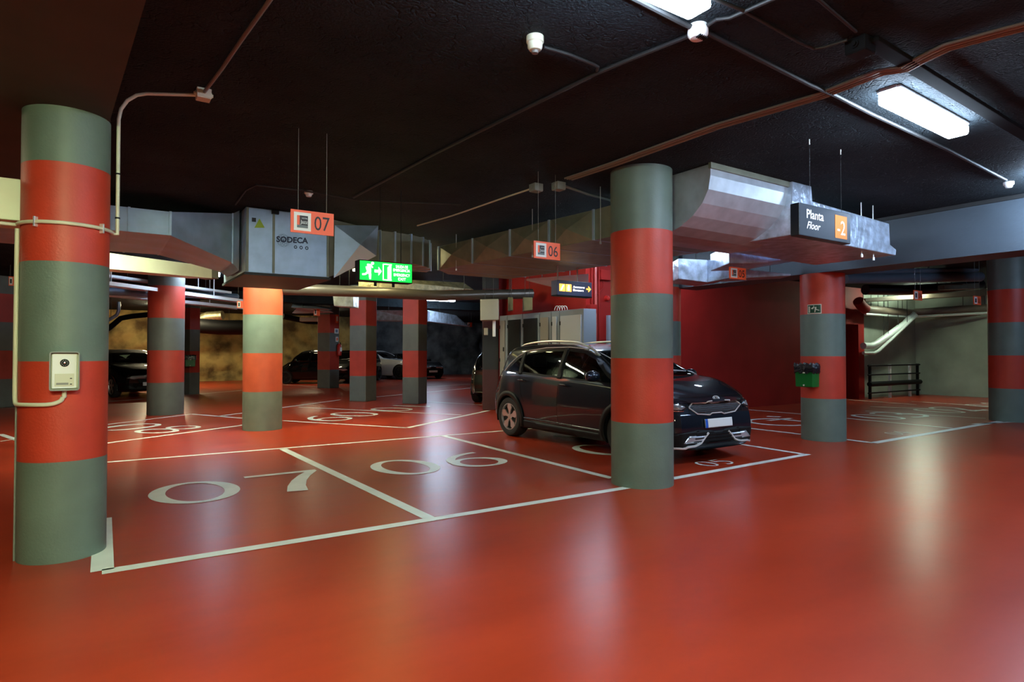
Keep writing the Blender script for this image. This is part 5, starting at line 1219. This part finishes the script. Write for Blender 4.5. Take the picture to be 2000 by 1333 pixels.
# cabin
MB().box((-1.5,-.72,.24),(1.1,.72,.32)).build('cabin_floor', M_black, root, local=True)
MB().hexa([Vector(v) for v in ((.75,-.68,.6),(.75,.68,.6),(.85,.68,.98),(.85,-.68,.98),(1.15,-.68,.6),(1.15,.68,.6),(1.2,.68,.95),(1.2,-.68,.95))]).build('dashboard', M_black, root, local=True)
for (x, y) in ((.12,-.36),(.12,.36),(-.78,-.36),(-.78,.36)):
    st = MB().box((x-.25,y-.24,.34),(x+.25,y+.24,.60)).build('seat', M_seat, root, local=True, bevel=.05)
    MB().hexa([Vector(v) for v in ((x-.20,y-.24,.55),(x-.20,y+.24,.55),(x-.38,y+.21,1.14),(x-.38,y-.21,1.14),(x-.32,y-.24,.55),(x-.32,y+.24,.55),(x-.48,y+.21,1.14),(x-.48,y-.21,1.14))]).build('seat_back', M_seat, st, local=True, bevel=.03)
    MB().box((x-.49,y-.13,1.17),(x-.39,y+.13,1.36)).build('headrest', M_seat, st, local=True, bevel=.035)
MB().lathe((.62,.36,.93), Vector((-.9,0,.4)), [(-.012,.18),(.012,.18),(.012,.155),(-.012,.155),(-.012,.18)], n=28, caps=False).build('steering_wheel', M_black, root, local=True)
MB().add([Vector((.30,-.70,1.03)),Vector((.44,-.69,1.07)),Vector((.42,-.69,1.10)),Vector((.30,-.69,1.15))], [(0,1,2,3)]).build('green_quad', mat('pale_green_matt',(0.55,0.75,0.5),.6), root, local=True)  # pale green quadrilateral standing inside the side window
ro = nc.hit('top', -1.35, 0, 0); MB().tube([ro, ro+Vector((-.05,0,.06))], .008, 6, rr=[.016,.006]).build('roof_aerial', M_black, root, local=True)
# ---- plainer cars in the background
def simple_car(paint, kind, rim, **kw):
    if kind == 'hatch':
        d = dict(L=4.2, wr=.33, front_oh=.85, rear_oh=.75, top=[(0,.95),(.08,1.05),(.3,1.32),(.6,1.44),(1.4,1.49),(2.0,1.47),(2.4,1.36),(2.9,1.12),(3.1,1.03),(3.6,.96),(4.0,.86),(4.2,.70)],
             belt=[(0,.92),(1.2,.96),(2.9,.92),(3.5,.88),(4.2,.66)], wid=[(0,.68),(.3,.84),(1.2,.88),(3.2,.88),(3.8,.83),(4.1,.74),(4.2,.66)], bot=[(0,.3),(.6,.19),(3.6,.18),(4.2,.22)],
             windows=[[(-1.5,1.0),(-.1,.98),(-.12,1.39),(-.9,1.38),(-1.3,1.26)],[(-.04,.98),(.85,.95),(.35,1.26),(.0,1.38)]],
             windscreen=[(.3,-.52),(.9,-.68),(.98,0),(.9,.68),(.3,.52)], rearglass=[(-1.98,-.5),(-1.62,-.5),(-1.62,.5),(-1.98,.5)], mirror=(.62,1.0))
    elif kind == 'tiny':
        d = dict(L=2.70, wr=.29, front_oh=.44, rear_oh=.40, top=[(0,.95),(.05,1.12),(.2,1.42),(.5,1.54),(1.1,1.56),(1.5,1.50),(1.9,1.24),(2.12,1.02),(2.35,.96),(2.55,.84),(2.70,.62)],
             belt=[(0,.92),(1.0,.98),(2.0,.92),(2.70,.58)], wid=[(0,.64),(.2,.74),(1.2,.78),(2.1,.77),(2.5,.68),(2.70,.55)], bot=[(0,.26),(.4,.18),(2.3,.18),(2.7,.24)],
             windows=[[(-.75,1.02),(-.20,1.0),(-.22,1.44),(-.75,1.42)],[(-.14,1.0),(.66,.98),(.30,1.30),(.02,1.43),(-.15,1.44)]],
             windscreen=[(.15,-.5),(.62,-.62),(.72,0),(.62,.62),(.15,.5)], rearglass=[(-1.28,-.45),(-1.05,-.45),(-1.05,.45),(-1.28,.45)], mirror=(.42,1.02))
    else:
        d = dict(L=4.6, wr=.345, front_oh=.85, rear_oh=1.0, top=[(0,.86),(.1,.98),(.4,1.06),(.9,1.27),(1.3,1.37),(1.75,1.38),(2.15,1.28),(2.65,1.04),(2.8,.98),(3.6,.93),(4.25,.82),(4.6,.66)],
             belt=[(0,.82),(1.0,.92),(2.7,.89),(3.8,.85),(4.6,.62)], wid=[(0,.70),(.3,.84),(1.2,.90),(3.6,.90),(4.1,.85),(4.45,.76),(4.6,.66)], bot=[(0,.28),(.6,.17),(4.0,.15),(4.6,.2)],
             windows=[[(-1.4,.96),(-.6,.94),(-.62,1.29),(-1.1,1.24)],[(-.52,.94),(.38,.92),(-.1,1.16),(-.5,1.29)]],
             windscreen=[(-.2,-.5),(.42,-.66),(.52,0),(.42,.66),(-.2,.5)], rearglass=[(-1.8,-.5),(-1.35,-.48),(-1.35,.48),(-1.8,.5)], mirror=(.15,.95))
    d.update(paint=paint, spokes=5, rim=rim, nose_round=.22, tail_round=.15, nose=[(0,-.06),(.3,0),(.6,0),(.9,-.12)], tail=[(0,.06),(.4,0),(.8,.04),(1.4,.2)], rimstyle='bar')
    d['patches'] = [
      ('front','grille', M_clad, [(-.42,.58),(.42,.58),(.34,.42),(-.34,.42)], .006),
      ('front','lower_intake', M_clad, [(-.40,.36),(.40,.36),(.46,.26),(-.46,.26)], .006),
      ('cornr','headlight', M_lens, [(-.50,.70),(-.05,.66),(.08,.60),(-.10,.56),(-.35,.60)], .008), ('cornl','headlight', M_lens, [(.50,.70),(.05,.66),(-.08,.60),(.10,.56),(.35,.60)], .008),
      ('cornr','side_intake', M_clad, [(-.15,.28),(.20,.28),(.22,.40),(-.05,.38)], .006), ('cornl','side_intake', M_clad, [(.15,.28),(-.20,.28),(-.22,.40),(.05,.38)], .006),
      ('front','plate', M_plate, [(-.26,.36),(.26,.36),(.26,.47),(-.26,.47)], .02)]
    d['lines'] = [('front','grille_chrome', M_chrome, [(-.42,.585),(.42,.585)], .009, False)]
    d['seams'] = [[(-.08,.9),(-.08,.3)]]
    d.update(kw); return d
def head(pxdir, toward):   # heading built from image-right and toward-viewer components
    v = Vector((SY,-CY,0))*pxdir+Vector((-CY,-SY,0))*toward; return math.degrees(math.atan2(v.y,v.x))
def place(px, py): v = PZ(px,py); return v
v = place(222,777); hd = head(.78,.62); hv = Vector((math.cos(math.radians(hd)),math.sin(math.radians(hd)),0)); lv = Vector((-hv.y,hv.x,0))
cpos = v-hv*(2.1-.85)*1.02+lv*.80
rt, _ = build_car('black_hatchback', simple_car(M_paintb,'hatch',M_rim,scale=1.04), (cpos.x,cpos.y), hd, 'black hatchback with an alloy front wheel parked behind the left foreground column', detail=False)
MB().add([Vector((.62,-.42,1.28)),Vector((.60,-.10,1.30)),Vector((.66,-.2,1.24)),Vector((.70,-.26,1.18)),Vector((.66,-.34,1.24))], [(0,1,2,3,4)]).build('windscreen_card', mat('pale_green_matt',(0.5,0.7,0.5),.6), rt, local=True)
v = PD(607,700,29.0); hd = head(-1.0,.05); build_car('microcar', simple_car(M_paintb,'tiny',M_rimd,scale=1.0), (v.x,v.y), hd, 'tiny black two-seat car seen from the side in front of the yellow rock', detail=False)
v = PD(686,700,30.5); build_car('black_car', simple_car(M_paintb,'hatch',M_rimd,scale=1.05), (v.x,v.y), head(-.15,1), 'black car facing the viewer between the extinguisher column and its right neighbour', detail=False)
hd = head(.93,.37); hv = Vector((math.cos(math.radians(hd)),math.sin(math.radians(hd)),0)); lv = Vector((-hv.y,hv.x,0)); v = place(781,741.5); cpos = v-hv*(2.3-.85)*1.1+lv*.9
build_car('white_coupe', simple_car(M_paintw,'coupe',M_rimd,scale=1.12), (cpos.x,cpos.y), hd, 'white coupe with a dark wheel seen between the two square columns', detail=False)
hd = head(.62,.78); cpos = PD(806,700,35.0)
build_car('black_coupe', simple_car(M_paintb,'coupe',M_rimd,scale=1.0), (cpos.x,cpos.y), hd, 'low black sports car whose nose shows right of the square columns', detail=False)
v = PD(1006,700,19.0); build_car('dark_hatchback', simple_car(M_paintb,'hatch',M_rimd,scale=1.0), (v.x,v.y), head(.25,-.97), 'unlit black car standing behind the tail of the graphite crossover', detail=False)
